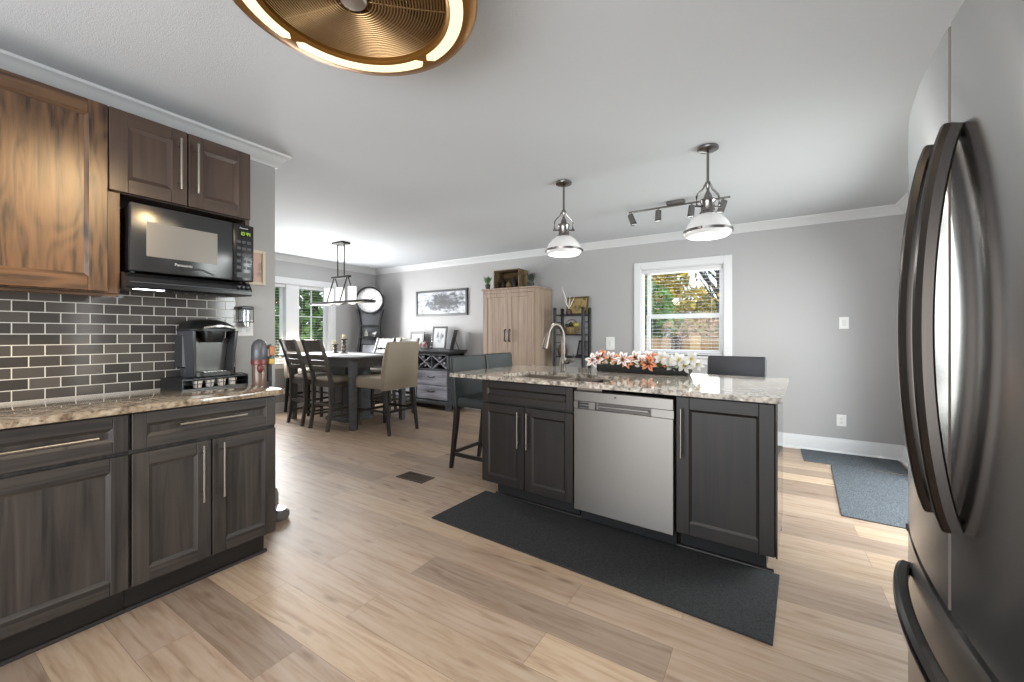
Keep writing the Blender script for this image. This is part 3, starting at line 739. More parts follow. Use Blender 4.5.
sp = bpy.data.lights.new('fan_side_light', 'SPOT'); sp.energy = 55; sp.color = (1, .70, .36); sp.spot_size = math.radians(46); sp.spot_blend = 1; sp.shadow_soft_size = .08
so = bpy.data.objects.new('fan_side_light', sp); C.objects.link(so); so.location = (FC[0]-.36, FC[1]-.1, 2.24); so.rotation_euler = (Vector((-2.56, .33, 1.63))-Vector(so.location)).to_track_quat('-Z', 'Y').to_euler()

OPAL = mat('opal_glass_shade', '#bdbdbd', .15, emit=.13, ecol=(1, .98, .95))
def pendant(label, x, y):
    o = T('pendant_lamp', label, 'pendant lamp', 'W', (x, y, 1.83), group=None)
    c = (x, y, 0)
    MB().lathe([(.062, 2.44), (.066, 2.432), (.064, 2.422), (.052, 2.416), (.03, 2.413), (.012, 2.405)], c, 32).build('canopy', GUN, o)
    MB().cyl((x, y, 2.19), (x, y, 2.415), .0085, seg=14).build('rod', GUN, o)
    MB().lathe([(.008, 2.215), (.016, 2.21), (.018, 2.195), (.013, 2.18), (.008, 2.16), (.012, 2.145), (.022, 2.125), (.026, 2.105), (.047, 2.095), (.049, 2.085), (.042, 2.07), (.043, 2.02), (.052, 2.008), (.044, 1.998), (.038, 1.996)], c, 28).build('socket', GUN, o)
    m = MB()
    for s in (-1, 1):
        k = (math.cos(.56)*s, math.sin(.56)*s)
        P_ = [(.012, 2.20), (.022, 2.185), (.03, 2.165), (.062, 2.135), (.074, 2.115), (.074, 2.06), (.064, 2.05), (.034, 2.05)]
        m.tube([(x+k[0]*r, y+k[1]*r, z) for r, z in P_], .0065, 8)
        m.cyl((x+k[0]*.058, y+k[1]*.058, 2.05), (x+k[0]*.088, y+k[1]*.088, 2.05), .007, seg=10)
    m.build('yoke', GUN, o)
    pr = [(.036, 2.002), (.064, 1.993), (.096, 1.970), (.123, 1.936), (.139, 1.902), (.143, 1.885), (.140, 1.866), (.127, 1.853), (.120, 1.853), (.133, 1.868), (.137, 1.885), (.133, 1.900), (.118, 1.932), (.092, 1.964), (.062, 1.987), (.034, 1.995)]
    MB().lathe(pr, c, 48, cap=False).build('glass_shade', OPAL, o, angle=60)
    MB().ring([(.142, 1.876), (.149, 1.876), (.150, 1.892), (.140, 1.894)], c, 48).build('shade_band', GUN, o)
    for k in range(3):
        a = .4+2*PI*k/3; MB().ball((x+.152*math.cos(a), y+.152*math.sin(a), 1.885), .007, seg=8).build('thumb_screw', GUN, o)
    MB().ball((x, y, 1.915), .035, sz=1.3).build('bulb', mat('bulb_glow', '#ffffff', .4, emit=4, ecol=(1, .97, .92)), o)
    point('pendant_glow', (x, y, 1.80), 5, (1, .97, .92), .06)
    return o
pendant('left pendant lamp with white glass dome above the island sink', -1.40, 3.02)
pendant('right pendant lamp with white glass dome nearer the refrigerator', -.335, 2.96)

# track light
o = T('track_light', 'short nickel track light with small spot heads on the ceiling', 'track light', 'W', (-.69, 3.865, 2.36))
TY = 3.995
MB().box(-.80, -.64, TY-.035, TY+.035, 2.405, 2.44, .006).build('canopy', GUN, o)
MB().cyl((-1.155, TY, 2.398), (-.275, TY, 2.398), .009, seg=10).build('bar', GUN, o)
for x, ax in ((-1.13, .10), (-.875, .0), (-.585, -.02), (-.33, -.08)):
    h = MB().cyl((x, TY, 2.392), (x, TY, 2.365), .006, seg=8).cyl((x-ax*.1, TY, 2.37), (x+ax*.3, TY-.02, 2.27), .027, .030, 20).build('spot_head', GUN, o)
    MB().cyl((x+ax*.3, TY-.02, 2.2695), (x+ax*.301, TY-.02, 2.2685), .025, seg=20).build('lens', mat('spot_lens', '#d8d8d8', .2), h)

# dining chandelier
x0, y0 = -4.87, 3.43
o = T('chandelier', 'dark linear chandelier with glass candle shades over the dining table', 'chandelier', 'W', (x0, y0, 1.6))
BRZ = mat('dark_bronze', '#35332f', .45, .5)
MB().box(x0-.11, x0+.11, y0-.07, y0+.07, 2.415, 2.44, .004).build('canopy', BRZ, o)
for s in (-1, 1): MB().cyl((x0+.07*s, y0, 1.985), (x0+.07*s, y0, 2.415), .008, seg=10).build('rod', BRZ, o)
MB().box(x0-.19, x0+.19, y0-.022, y0+.022, 1.962, 1.99, .003).build('cross_bar', BRZ, o)
for s in (-1, 1):
    m = MB()
    for q in (-1, 1): m.tube([(x0+.14*s, y0+.01*q, 1.965), (x0+.14*s+.06*q, y0+.072*q, 1.645)], .009, 8)
    m.build('hanger', BRZ, o)
MB().box(x0-.60, x0+.60, y0-.085, y0-.06, 1.615, 1.648, .003).box(x0-.60, x0+.60, y0+.06, y0+.085, 1.615, 1.648, .003).box(x0-.60, x0-.575, y0-.06, y0+.06, 1.615, 1.648).box(x0+.575, x0+.60, y0-.06, y0+.06, 1.615, 1.648).build('frame', BRZ, o)
for k in range(3):
    x = x0-.265+.25*k
    h = MB().lathe([(.02, 1.60), (.05, 1.612), (.052, 1.63), (.018, 1.632), (.018, 1.69), (.012, 1.70)], (x, y0, 0), 20).box(x-.012, x+.012, y0-.07, y0+.07, 1.62, 1.632).build('candle_holder', BRZ, o)
    MB().ring([(.05, 1.635), (.053, 1.635), (.053, 1.835), (.05, 1.835)], (x, y0, 0), 28).build('glass_cylinder', mat('frosted_lit_glass', '#f0f0f0', .3, emit=.4, ecol=(1, .97, .93)), h)
    MB().lathe([(.006, 1.70), (.017, 1.715), (.02, 1.745), (.014, 1.78), (.004, 1.81)], (x, y0, 0), 14).build('bulb', mat('candle_bulb', '#ffffff', .4, emit=22, ecol=(1, .95, .88)), h)
point('chandelier_glow', (x0-.2, y0, 1.58), 10, (1, .96, .91), .14); point('chandelier_glow', (x0+.25, y0, 1.58), 7, (1, .95, .88), .12)

# ------------------------------------------------------------------ dining furniture
TZ = .925
o = T('dining_table', 'charcoal counter height dining table under the chandelier', 'table', 'W', (-5.15, 3.68, 0))
tx0, tx1, ty0, ty1 = -6.02, -4.28, 3.19, 4.17
def rr(x0, x1, y0, y1, r, n=6):
    P_ = []
    for cx, cy, a in ((x1-r, y1-r, 0), (x0+r, y1-r, PI/2), (x0+r, y0+r, PI), (x1-r, y0+r, 1.5*PI)):
        for k in range(n+1): P_.append((cx+r*math.cos(a+PI/2*k/n), cy+r*math.sin(a+PI/2*k/n)))
    return P_
MB().loft([[(x, y, z) for x, y in rr(tx0+i, tx1-i, ty0+i, ty1-i, .06)] for i, z in ((.03, TZ-.05), (.004, TZ-.022), (0, TZ-.014), (.006, TZ))]).build('tabletop', TBW, o)
MB().box(tx0+.30, tx1-.12, ty0+.085, ty1-.085, TZ-.14, TZ-.05).build('apron', TBW, o)
for x in (-5.73, -4.41):
    for y in (3.275, 4.085):
        MB().loft([[(x+sx*h, y+sy*h, z) for sx, sy in ((-1, -1), (1, -1), (1, 1), (-1, 1))] for h, z in ((.028, 0), (.032, .03), (.036, .5), (.04, .80), (.04, TZ-.05))]).build('leg', TBW, o)
m = MB(); m.box(-5.28, -4.88, 3.52, 3.92, .05, TZ-.14, .004); m.box(-5.31, -4.85, 3.49, 3.95, .0, .05, .004); m.build('pedestal', TBW, o)
one(MB().box(-5.75, -4.50, 3.52, 3.84, TZ+.001, TZ+.004), 'table_strip', mat('pale_strip', '#c9c9cc', .8), 'pale grey strip laid along the dining table', 'table runner', 'W', (-5.1, 3.68, TZ+.001))  # thin pale strip along the middle of the tabletop

def ladder_chair(label, x, y, rz, group):
    """charcoal counter chair, local front = +y"""
    o = T('dining_chair', label, 'chair', 'W', (0, 0, 0), group=group); o.location = (x, y, 0); o.rotation_euler = (0, 0, rz)
    W2 = .21
    back = lambda z: (-.215-.0 if z < .62 else -.215-.155*((z-.62)/.53)**1.3) if z > .3 else -.215-.045*((.3-z)/.3)**1.3
    for s in (-1, 1):
        zs = [0, .1, .2, .3, .45, .62, .75, .88, 1.0, 1.10, 1.145]; r = []
        for z in zs:
            h = .017 if z < .62 else .0155; d = .024 if .3 < z < .9 else .019
            r.append([(W2*s-.019*s+sx*h, back(z)+sy*d, z) for sx, sy in ((-1, -1), (1, -1), (1, 1), (-1, 1))])
        MB().loft(r).build('back_post', CHW, o)
    for s in (-1, 1): MB().bar((s*.185, .205, 0), (s*.185, .195, .60), .034, .034, .002, w1=(.04, .04)).build('leg', CHW, o)
    def rail(z0, z1, bow=.018):
        n = 8; rings = []
        for k in range(n+1):
            q = -1+2*k/n; xx = q*(W2-.03); b = -bow*(1-q*q)
            rings.append([(xx, back(z0)+b-.009, z0), (xx, back(z0)+b+.009, z0), (xx, back(z1)+b+.009, z1), (xx, back(z1)+b-.009, z1)])
        return MB().loft(rings)
    rail(.985, 1.135).build('top_rail', CHW, o)
    for z in (.90, .825, .75): rail(z-.0, z+.055).build('back_slat', CHW, o)
    m = MB(); m.box(-.19, .19, .185, .205, .54, .60); m.box(-.19, .19, -.215, -.195, .54, .60); m.box(-.196, -.178, -.2, .19, .54, .60); m.box(.178, .196, -.2, .19, .54, .60); m.build('seat_frame', CHW, o)
    m = MB(); f = lambda i, z: [(a, c, z) for a, c in rr(-.215+i, .215-i, -.19+i, .23-i, .05)]
    m.loft([f(.012, .598), f(0, .612), f(0, .632), f(.015, .652), f(.06, .662)]); m.build('seat', SEATB, o)
    m = MB()
    for z, y in ((.20, .195), (.30, -.215)): m.box(-.175, .175, y-.010, y+.010, z, z+.032)
    for s in (-1, 1):
        m.box(s*.186-.009, s*.186+.009, -.215, .195, .25, .28); m.box(s*.186-.009, s*.186+.009, -.215, .195, .16, .185)
    m.build('stretcher', CHW, o)
    return o
c0 = ladder_chair('charcoal slat back dining chair on the near side, further left', -5.355, 3.35, -.08, 'slat back dining chairs')
dup(c0, (-4.795, 3.325, 0), -.03, 'charcoal slat back dining chair on the near side, beside the front table leg')
dup(c0, (-5.35, 4.25, 0), PI, 'slat back dining chair on the far table side, before the clock shelf')
dup(c0, (-4.78, 4.22, 0), PI, 'slat back dining chair on the far side, hidden mostly by the beige end chair')

def parsons(label, x, y, rz, group):
    o = T('upholstered_dining_chair', label, 'chair', 'W', (0, 0, 0), group=group); o.location = (x, y, 0); o.rotation_euler = (0, 0, rz)
    f = lambda x0, x1, y0, y1, z, r=.03: [(a, c, z) for a, c in rr(x0, x1, y0, y1, r, 4)]
    MB().loft([f(-.25, .25, -.24, .30, .545, .02), f(-.258, .258, -.245, .305, .56), f(-.258, .258, -.245, .305, .65), f(-.25, .25, -.24, .298, .672), f(-.21, .21, -.2, .25, .682)]).build('seat', BEIGE, o)
    rings = []
    for z, w_, yy, d in ((.535, .262, -.265, .05), (.55, .268, -.27, .055), (.68, .268, -.275, .055), (.85, .262, -.29, .05), (1.0, .255, -.315, .044), (1.09, .248, -.335, .038), (1.112, .24, -.339, .03), (1.118, .22, -.34, .012)):
        rings.append([(a, c+yy, z) for a, c in rr(-w_, w_, -d, d, min(.03, d*.8), 4)])
    MB().loft(rings).build('backrest', BEIGE, o)
    for s in (-1, 1):
        MB().bar((s*.225, .265, 0), (s*.22, .255, .55), .03, .03, .002, w1=(.042, .042)).build('leg', BLKLEG, o)
        MB().bar((s*.225, -.345, 0), (s*.22, -.265, .55), .03, .032, .002, w1=(.042, .045)).build('leg', BLKLEG, o)
    m = MB()
    m.box(-.215, .215, .25, .27, .22, .25); m.box(-.215, .215, -.315, -.295, .26, .29)
    for s in (-1, 1): m.box(s*.222-.009, s*.222+.009, -.31, .26, .26, .285)
    m.build('stretcher', BLKLEG, o)
    return o
p0 = parsons('beige upholstered chair at the near end of the dining table', -4.14, 3.545, PI/2, 'beige end chairs')
dup(p0, (-6.0, 3.72, 0), -PI/2, 'beige upholstered chair at the window end of the dining table')

# candlesticks on the table
def candlestick(label, x, y, h):
    o = T('candlestick', label, 'candle holder', 'W', (x, y, TZ+.004), group='candlesticks on the dining table'); z = TZ+.004
    MB().lathe([(.055, z), (.055, z+.01), (.028, z+.02), (.02, z+.03), (.034, z+h*.28), (.02, z+h*.36), (.034, z+h*.5), (.02, z+h*.62), (.032, z+h*.75), (.02, z+h*.86), (.052, z+h*.95), (.055, z+h), (.02, z+h)], (x, y, 0), 20).build('stem', mat('carved_bronze', '#4c4234', .5, .3), o)
    MB().lathe([(.026, z+h), (.027, z+h+.05), (.02, z+h+.056), (.004, z+h+.05)], (x, y, 0), 16).build('candle', mat('tan_candle', '#a39a78', .6), o)
candlestick('shorter carved candlestick on the dining table', -5.33, 3.66, .135)
candlestick('taller carved candlestick on the dining table', -5.13, 3.66, .215)

# sideboard
o = T('sideboard', 'grey wood sideboard with a cross wine rack against the far wall', 'sideboard', 'W', (-4.92, 5.06, 0))
sx0, sx1, sy0, sy1 = -5.62, -4.22, 4.87, 5.255
MB().loft([[(a, c, z) for a, c in ((sx0-i, sy0-i), (sx1+i, sy0-i), (sx1+i, sy1), (sx0-i, sy1))] for i, z in ((-.005, .885), (.055, .925), (.062, .93), (.062, .955))]).build('top', GREYD, o, angle=20)
m = MB(); cxr = (-4.90, -4.585, -4.27)
m.box(sx0, sx1, sy0+.02, sy1, .14, .64); m.box(sx0, sx1, sy1-.02, sy1, .64, .885); m.box(sx0, sx0+.03, sy0, sy1, .64, .885); m.box(sx1-.045, sx1, sy0, sy1, .64, .885)
m.box(-5.0, -4.90, sy0, sy1-.02, .64, .885); m.box(-4.592, -4.578, sy0, sy1-.02, .64, .885); m.box(sx0, sx1, sy0, sy1, .865, .885); m.box(sx0, sx1, sy0-.0, sy0+.02, .63, .655)
m.build('carcass', GREYD, o)
m = MB(); m.box(sx0-.03, sx1+.03, sy0-.03, sy1, .09, .14, .006)
for x in (sx0-.02, sx1-.06): 
    for y in (sy0-.02, sy1-.09): m.hexa([(x+.012, y+.012, 0), (x+.068, y+.012, 0), (x+.068, y+.068, 0), (x+.012, y+.068, 0), (x, y, .09), (x+.08, y, .09), (x+.08, y+.08, .09), (x, y+.08, .09)])
m.build('plinth', GREYD, o)
for x0_, x1_ in ((-4.90, -4.592), (-4.578, -4.265)):
    m = MB(); cx, cz = (x0_+x1_)/2, .76
    for a in (1, -1):
        d = Vector((x1_-x0_, 0, .21*a)); d.normalize(); nrm = Vector((-d.z, 0, d.x))*.006; L_ = math.hypot(x1_-x0_, .21)/2
        c_ = Vector((cx, 0, cz)); q = [c_-d*L_-nrm, c_+d*L_-nrm, c_+d*L_+nrm, c_-d*L_+nrm]
        m.hexa([(v.x, sy0+.006+(.0015 if a > 0 else 0), v.z) for v in q] + [(v.x, sy1-.03, v.z) for v in q])
    m.build('wine_rack', GREYW, o)
for x0_, x1_ in ((-4.90, -4.265), (-5.59, -4.93)):
    for z0_, z1_ in ((.395, .62), (.165, .385)):
        d = MB().box(x0_, x1_, sy0-.004, sy0+.018, z0_, z1_, .003).build('drawer', GREYW, o)
        c_ = (x0_+x1_)/2; zc = (z0_+z1_)/2+.02
        MB().tube([(c_-.07, sy0-.004, zc), (c_-.06, sy0-.025, zc-.004), (c_, sy0-.032, zc-.014), (c_+.06, sy0-.025, zc-.004), (c_+.07, sy0-.004, zc)], .007, 8).build('handle', BLACKM, d)
bt = None
for x, z in ((-4.83, .715), (-4.80, .83), (-4.735, .70), (-4.515, .70), (-4.43, .835), (-4.33, .75)):
    if bt is None:
        bt = T('wine_bottle', 'dark wine bottle lying in the sideboard wine rack', 'bottle', 'W', (0, 0, 0), group='bottles in the wine rack')
        R_ = Matrix.Rotation(-PI/2, 4, 'X')
        MB().lathe([(.034, -.27), (.036, -.26), (.036, -.10), (.03, -.075), (.014, -.05), (.013, -.005), (.0145, -.004), (.0145, .004)], seg=18, xf=Matrix.Rotation(PI/2, 4, 'X')).build('body', mat('dark_bottle', '#15100e', .2), bt)
        MB().lathe([(.0148, -.03), (.0152, .0045), (.013, .007), (.004, .008)], seg=14, xf=Matrix.Rotation(PI/2, 4, 'X')).build('capsule', mat('foil_cap', '#c9c5c2', .35), bt)
        bt.location = (x, sy0+.02, z)
    else: dup(bt, (x, sy0+.02, z), 0)
def photo(label, x, y, z, w_, h, lean, rz, art, fw=.022, name='picture_frame', strut=True):
    """framed photo standing at its lower edge, leaning back by `lean`, facing local -y"""
    o = T(name, label, 'picture frame', 'W', (0, 0, 0)); o.location = (x, y, z); o.rotation_euler = (0, 0, rz)
    X = Matrix.Rotation(-lean, 4, 'X')
    m = MB(); m.box(-w_/2, -w_/2+fw, 0, .018, 0, h, .002, 0, X); m.box(w_/2-fw, w_/2, 0, .018, 0, h, .002, 0, X); m.box(-w_/2+fw, w_/2-fw, 0, .018, 0, fw, 0, 0, X); m.box(-w_/2+fw, w_/2-fw, 0, .018, h-fw, h, 0, 0, X)
    m.box(-w_/2+.004, w_/2-.004, .012, .019, .004, h-.004, 0, 0, X); m.build('frame', mat('black_frame', '#26272a', .4), o)
    MB().box(-w_/2+fw, w_/2-fw, .005, .013, fw, h-fw, 0, 0, X).build('photo', art, o, smooth=False)
    if strut and lean > .05:
        t_ = X @ Vector((0, .019, h*.62)); MB().bar((0, t_.y+.62*h*math.sin(lean)*.95+.02, 0), (0, t_.y, t_.z), .05, .004).build('easel_strut', BLACKM, o)
    return o
def art(name, base, dark, scale, lo=.5, hi=.62, detail=5, loc=(0, 0, 0)):
    m = mat(name, base, .5); t, b = nodes(m); mp = coords(t, scale, loc); n = t.nodes.new('ShaderNodeTexNoise'); n.inputs['Scale'].default_value = 1; n.inputs['Detail'].default_value = detail
    t.links.new(mp.outputs[0], n.inputs['Vector']); r = ramp(t, [(lo, base), (hi, dark)]); t.links.new(n.outputs['Fac'], r.inputs[0]); t.links.new(r.outputs[0], b.inputs['Base Color'])
    return m
SBZ = .955
photo('square black framed photo on the sideboard behind the beige chair', -5.17, 5.10, SBZ, .33, .30, .14, 0, art('pale_photo', '#a2a2a2', '#6d6d70', (6, 6, 6), .56, .62), .04)
photo('upright black framed photo on the sideboard, middle of three', -4.62, 5.06, SBZ, .29, .385, .16, .10, art('grey_photo', '#bfc0c2', '#55575b', (7, 7, 4), .48, .56), .03)
photo('black framed photo turned side-on at the right of the sideboard', -4.32, 5.03, SBZ, .26, .33, .24, -1.05, art('dim_photo', '#c4c5c7', '#77797c', (6, 6, 6)), .024)
o = T('pale_framed_photo', 'low pale framed photo at the left end of the sideboard', 'picture frame', 'W', (-5.48, 5.05, SBZ))
MB().box(-5.60, -5.36, 5.05, 5.075, SBZ, SBZ+.19, .003).build('frame', mat('pale_frame', '#c2b8a6', .5), o); MB().box(-5.58, -5.38, 5.047, 5.052, SBZ+.02, SBZ+.17).build('photo', PAPER, o, smooth=False)
# small pink flowers on the sideboard
o = T('small_flower_arrangement', 'small pink and white flowers in a low dish on the sideboard', 'flowers', 'W', (-4.87, 4.98, SBZ))
MB().lathe([(.05, SBZ), (.075, SBZ+.03), (.078, SBZ+.045), (.06, SBZ+.045)], (-4.87, 4.98, 0), 20).build('dish', mat('pale_dish', '#b9b2ae', .4), o)
rnd = random.Random(5); m = MB(); m2 = MB()
for k in range(10):
    a = rnd.uniform(0, 6.28); r_ = rnd.uniform(0, .08); (m if k % 2 else m2).ball((-4.87+r_*math.cos(a), 4.98+.6*r_*math.sin(a), SBZ+.05+rnd.uniform(0, .06)), .024, seg=8)
m.build('pink_flower', mat('pink_petal', '#b77f86', .7), o); m2.build('white_flower', mat('white_petal', '#d9d6d6', .7), o)
one(MB().lathe([(.022, 0), (.03, .01), (.032, .15), (.014, .19), (.014, .235), (.011, .236)], (0, 0, 0), 18), 'glass_carafe', CGLASS, 'clear glass bottle behind the small flowers on the sideboard', 'vase', 'W', (0, 0, 0)).location = (-4.80, 5.12, SBZ)

# long picture on the far wall
o = T('wall_picture', 'long black framed winter townscape picture on the far wall', 'picture', 'W', (-4.74, YB, 1.52))
m = MB(); a0, a1, b0, b1 = -5.318, -4.163, 1.525, 1.963; fw = .034
m.box(a0, a0+fw, YB-.03, YB, b0, b1, .002); m.box(a1-fw, a1, YB-.03, YB, b0, b1, .002); m.box(a0+fw, a1-fw, YB-.03, YB, b0, b0+fw); m.box(a0+fw, a1-fw, YB-.03, YB, b1-fw, b1)
m.build('frame', mat('black_frame', '#26272a', .4), o)
am = mat('ink_townscape', '#d5d7db', .5); t, b = nodes(am)
mp = coords(t, (7, 7, 13), (2.2, 0, 1)); n = t.nodes.new('ShaderNodeTexNoise'); n.inputs['Scale'].default_value = 1; n.inputs['Detail'].default_value = 9; n.inputs['Roughness'].default_value = .7; n.inputs['Distortion'].default_value = .6
t.links.new(mp.outputs[0], n.inputs['Vector'])
tc_ = t.nodes.new('ShaderNodeTexCoord'); gx = t.nodes.new('ShaderNodeMapping'); gx.inputs['Scale'].default_value = (1.9, 0, 5.2); gx.inputs['Location'].default_value = (-.05*1.9, 0, -.235*5.2)
t.links.new(tc_.outputs['Object'], gx.inputs['Vector']); gr = t.nodes.new('ShaderNodeTexGradient'); gr.gradient_type = 'SPHERICAL'; t.links.new(gx.outputs[0], gr.inputs['Vector'])
ml = t.nodes.new('ShaderNodeMath'); ml.operation = 'MULTIPLY_ADD'; ml.inputs[1].default_value = .34; t.links.new(gr.outputs['Fac'], ml.inputs[0]); t.links.new(n.outputs['Fac'], ml.inputs[2])
r = ramp(t, [(.48, '#c3c5c9'), (.56, '#9a9ea6'), (.66, '#43464d'), (.80, '#1d1f23')]); t.links.new(ml.outputs[0], r.inputs[0]); t.links.new(r.outputs[0], b.inputs['Base Color'])
MB().box(a0+fw, a1-fw, YB-.015, YB-.005, b0+fw, b1-fw).build('picture_sheet', am, o, smooth=False)

# clock shelf standing across the corner
o = T('clock_shelf', 'tall curved black corner shelf with a round white clock on top', 'shelf', 'W', (0, 0, 0)); o.location = (-6.085, 4.885, 0); o.rotation_euler = (0, 0, PI/4)
hw = lambda z: .165+.105*max(0, (1.25-z)/1.25)**1.1 + (.055*((z-1.33)/.33)**2 if z > 1.33 else 0)
for s in (-1, 1):
    r_ = []
    for k in range(17):
        z = 1.66*k/16; x = s*hw(z); r_.append([(x-.013, -.15+.04*z/1.66, z), (x+.013, -.15+.04*z/1.66, z), (x+.013, .12, z), (x-.013, .12, z)])
    MB().loft(r_).build('side_panel', BLACKM, o)
for z in (.05, .42, .80, 1.155, 1.36): MB().box(-hw(z)+.012, hw(z)-.012, -.12, .12, z-.012, z+.012).build('shelf_board', BLACKM, o)
m = MB()
for z0_, z1_ in ((.06, .42), (.42, .80), (.80, 1.155), (1.155, 1.36), (1.36, 1.64)):
    m.hexa([(-hw(z0_), .108, z0_), (hw(z0_), .108, z0_), (hw(z0_), .119, z0_), (-hw(z0_), .119, z0_), (-hw(z1_), .108, z1_), (hw(z1_), .108, z1_), (hw(z1_), .119, z1_), (-hw(z1_), .119, z1_)])
m.build('back_panel', mat('grey_back_board', '#a3a6ae', .6), o)
YC = Matrix.Translation((0, -.03, 1.812)) @ Matrix.Rotation(PI/2, 4, 'X')
ck = MB().ring([(.215, -.07), (.243, -.07), (.243, .09), (.215, .09)], seg=64, xf=YC).build('clock_case', BLACKM, o)
MB().lathe([(.216, -.06), (.216, .04)], seg=64, xf=YC).build('clock_dial', mat('white_dial', '#dcdde0', .5), ck)
m = MB()
for a, l, w_ in ((.98, .12, .006), (2.3, .08, .007)):
    d = Vector((math.sin(a), 0, math.cos(a))); nrm = Vector((d.z, 0, -d.x))*w_; c_ = Vector((0, -.073, 1.812)); q = [c_-d*.02-nrm, c_+d*l-nrm*.4, c_+d*l+nrm*.4, c_-d*.02+nrm]
    m.hexa([(v.x, v.y, v.z) for v in q]+[(v.x, v.y-.003, v.z) for v in q])
m.build('clock_hand', BLACKM, ck)
for k in range(12):
    a = 2*PI*k/12; d = Vector((math.sin(a), 0, math.cos(a))); nrm = Vector((d.z, 0, -d.x))*.003; c_ = Vector((0, -.071, 1.812)); q = [c_+d*.175-nrm, c_+d*.2-nrm, c_+d*.2+nrm, c_+d*.175+nrm]
    MB().hexa([(v.x, v.y, v.z) for v in q]+[(v.x, v.y-.002, v.z) for v in q]).build('hour_mark', mat('mid_grey_print', '#777777', .5), ck)
def onshelf(x, y, z): return Matrix.Translation((-6.085, 4.885, 0)) @ Matrix.Rotation(PI/4, 4, 'Z') @ Vector((x, y, z))
fg = MB().lathe([(.03, 0), (.035, .01), (.026, .04), (.034, .06), (.02, .09), (.012, .10), (.018, .115), (.012, .13), (.003, .134)], seg=16).build('white_figurine', mat('white_ceramic', '#d9d9d4', .3)); fg.location = onshelf(-.07, -.02, 1.168); tag(fg, 'small white figurine on the upper board of the clock shelf', 'figurine')
m = MB(); m.ball((0, 0, .045), .035, 1.5, .8, .75); m.ball((.05, 0, .075), .016); m.sweep([(-.04, 0, .05), (-.08, 0, .075)], [(-.006, -.012), (.006, -.012), (.006, .012), (-.006, .012)]); m.lathe([(.02, 0), (.02, .006), (.005, .012), (.005, .03)], seg=12)
bd = m.build('bird_ornament', mat('grey_ceramic', '#b6b5b2', .35)); bd.location = onshelf(.07, -.02, 1.168); tag(bd, 'pale bird ornament beside the figurine on the clock shelf', 'ornament')
pos = onshelf(0, -.07, .812)
photo('pale picture in a dark frame on the clock shelf, above the table', pos.x, pos.y, .812, .30, .225, .2, PI/4, art('blue_grey_photo', '#c3c6ce', '#9a9da8', (5, 5, 5)), .02, strut=False)

# wardrobe
wx0, wx1, wy0, wy1, wh = -3.495, -2.622, 4.76, 5.262, 1.855
o = T('wardrobe', 'tall greige wood wardrobe with paired doors against the far wall', 'wardrobe', 'W', ((wx0+wx1)/2, (wy0+wy1)/2, 0))
m = MB(); m.box(wx0, wx1, wy0+.02, wy1, .06, wh-.025, .003); m.box(wx0+.03, wx1-.03, wy0+.05, wy1, 0, .06); m.build('carcass', WARD, o)
MB().box(wx0-.012, wx1+.012, wy0-.008, wy1, wh-.025, wh, .005).build('top', WARD, o)
mid = (wx0+wx1)/2
GRV = [WARD, WARD]
for k, (a, c) in enumerate(((wx0+.03, mid-.002), (mid+.002, wx1-.03))):
    d = panel_door(a, c, .08, wh-.075, wy0, st=.055, rec=.008, slope=.006)
    n = 3
    for q in range(1, n): 
        xx = a+.055+(c-a-.11)*q/n; d.box(xx-.004, xx+.004, wy0+.0065, wy0+.0085, .15, wh-.145, 0, 0)
    d = d.build('door', GRV, o)
    hx = mid+(-.035 if k == 0 else .035)
    MB().tube([(hx, wy0, 1.27), (hx, wy0-.03, 1.26), (hx, wy0-.032, 1.19), (hx, wy0-.03, 1.12), (hx, wy0, 1.11)], .011, 8, up=(1, 0, 0)).build('handle', mat('dark_bronze_pull', '#2c211a', .4, .4), d)
MB().box(wx0+.02, wx1-.02, wy0+.002, wy0+.02, wh-.072, wh-.027, .002).build('frieze', WARD, o)
# crate and plants on the wardrobe
o = T('wooden_crate', 'old wooden crate lying on its side on top of the wardrobe', 'crate', 'W', (-3.20, 5.03, wh))
kx0, kx1, ky0, ky1, kz0, kz1 = -3.39, -2.955, 4.90, 5.16, wh, wh+.278
MB().box(kx0, kx1, ky1-.015, ky1, kz0+.015, kz1-.015).build('bottom_board', CRATE, o)
MB().box(kx0, kx0+.018, ky0, ky1, kz0, kz1, .002).build('end_board', CRATE, o); MB().box(kx1-.018, kx1, ky0, ky1, kz0, kz1, .002).build('end_board', CRATE, o)
m = MB()
for z in (kz0, kz1-.014):
    m.box(kx0+.018, kx1-.018, ky0, ky0+.115, z, z+.014, .001); m.box(kx0+.018, kx1-.018, ky0+.125, ky1, z, z+.014, .001)
m.build('side_slats', CRATE, o)
def bushy(name, label, cat, x, y, z, pot_r, pot_h, hgt, spread, n, pot, leaf, seed, blade=.010):
    o = T(name, label, cat, 'W', (x, y, z)); rnd = random.Random(seed)
    MB().lathe([(pot_r*.72, z), (pot_r*.75, z+.004), (pot_r, z+pot_h), (pot_r*.9, z+pot_h), (pot_r*.85, z+pot_h*.85)], (x, y, 0), 20).build('pot', pot, o)
    m = MB()
    for k in range(n):
        a = rnd.uniform(0, 6.28); l = hgt*rnd.uniform(.6, 1); sp = spread*rnd.uniform(.1, 1); r0 = pot_r*.5*rnd.random()
        c_, s_ = math.cos(a), math.sin(a); rings = []
        for q in (0, .35, .7, 1):
            rr_ = r0+sp*q**1.6; w_ = blade*(1-.85*q**2)
            p = Vector((x+rr_*c_, y+rr_*s_, z+pot_h*.85+l*q)); n_ = Vector((-s_, c_, 0))*w_
            rings.append([p-n_, p+Vector((c_, s_, 0))*.002, p+n_])
        m.loft(rings, cap=False, wrap=False)
    m.build('leaves', leaf, o, smooth=False)
    return o
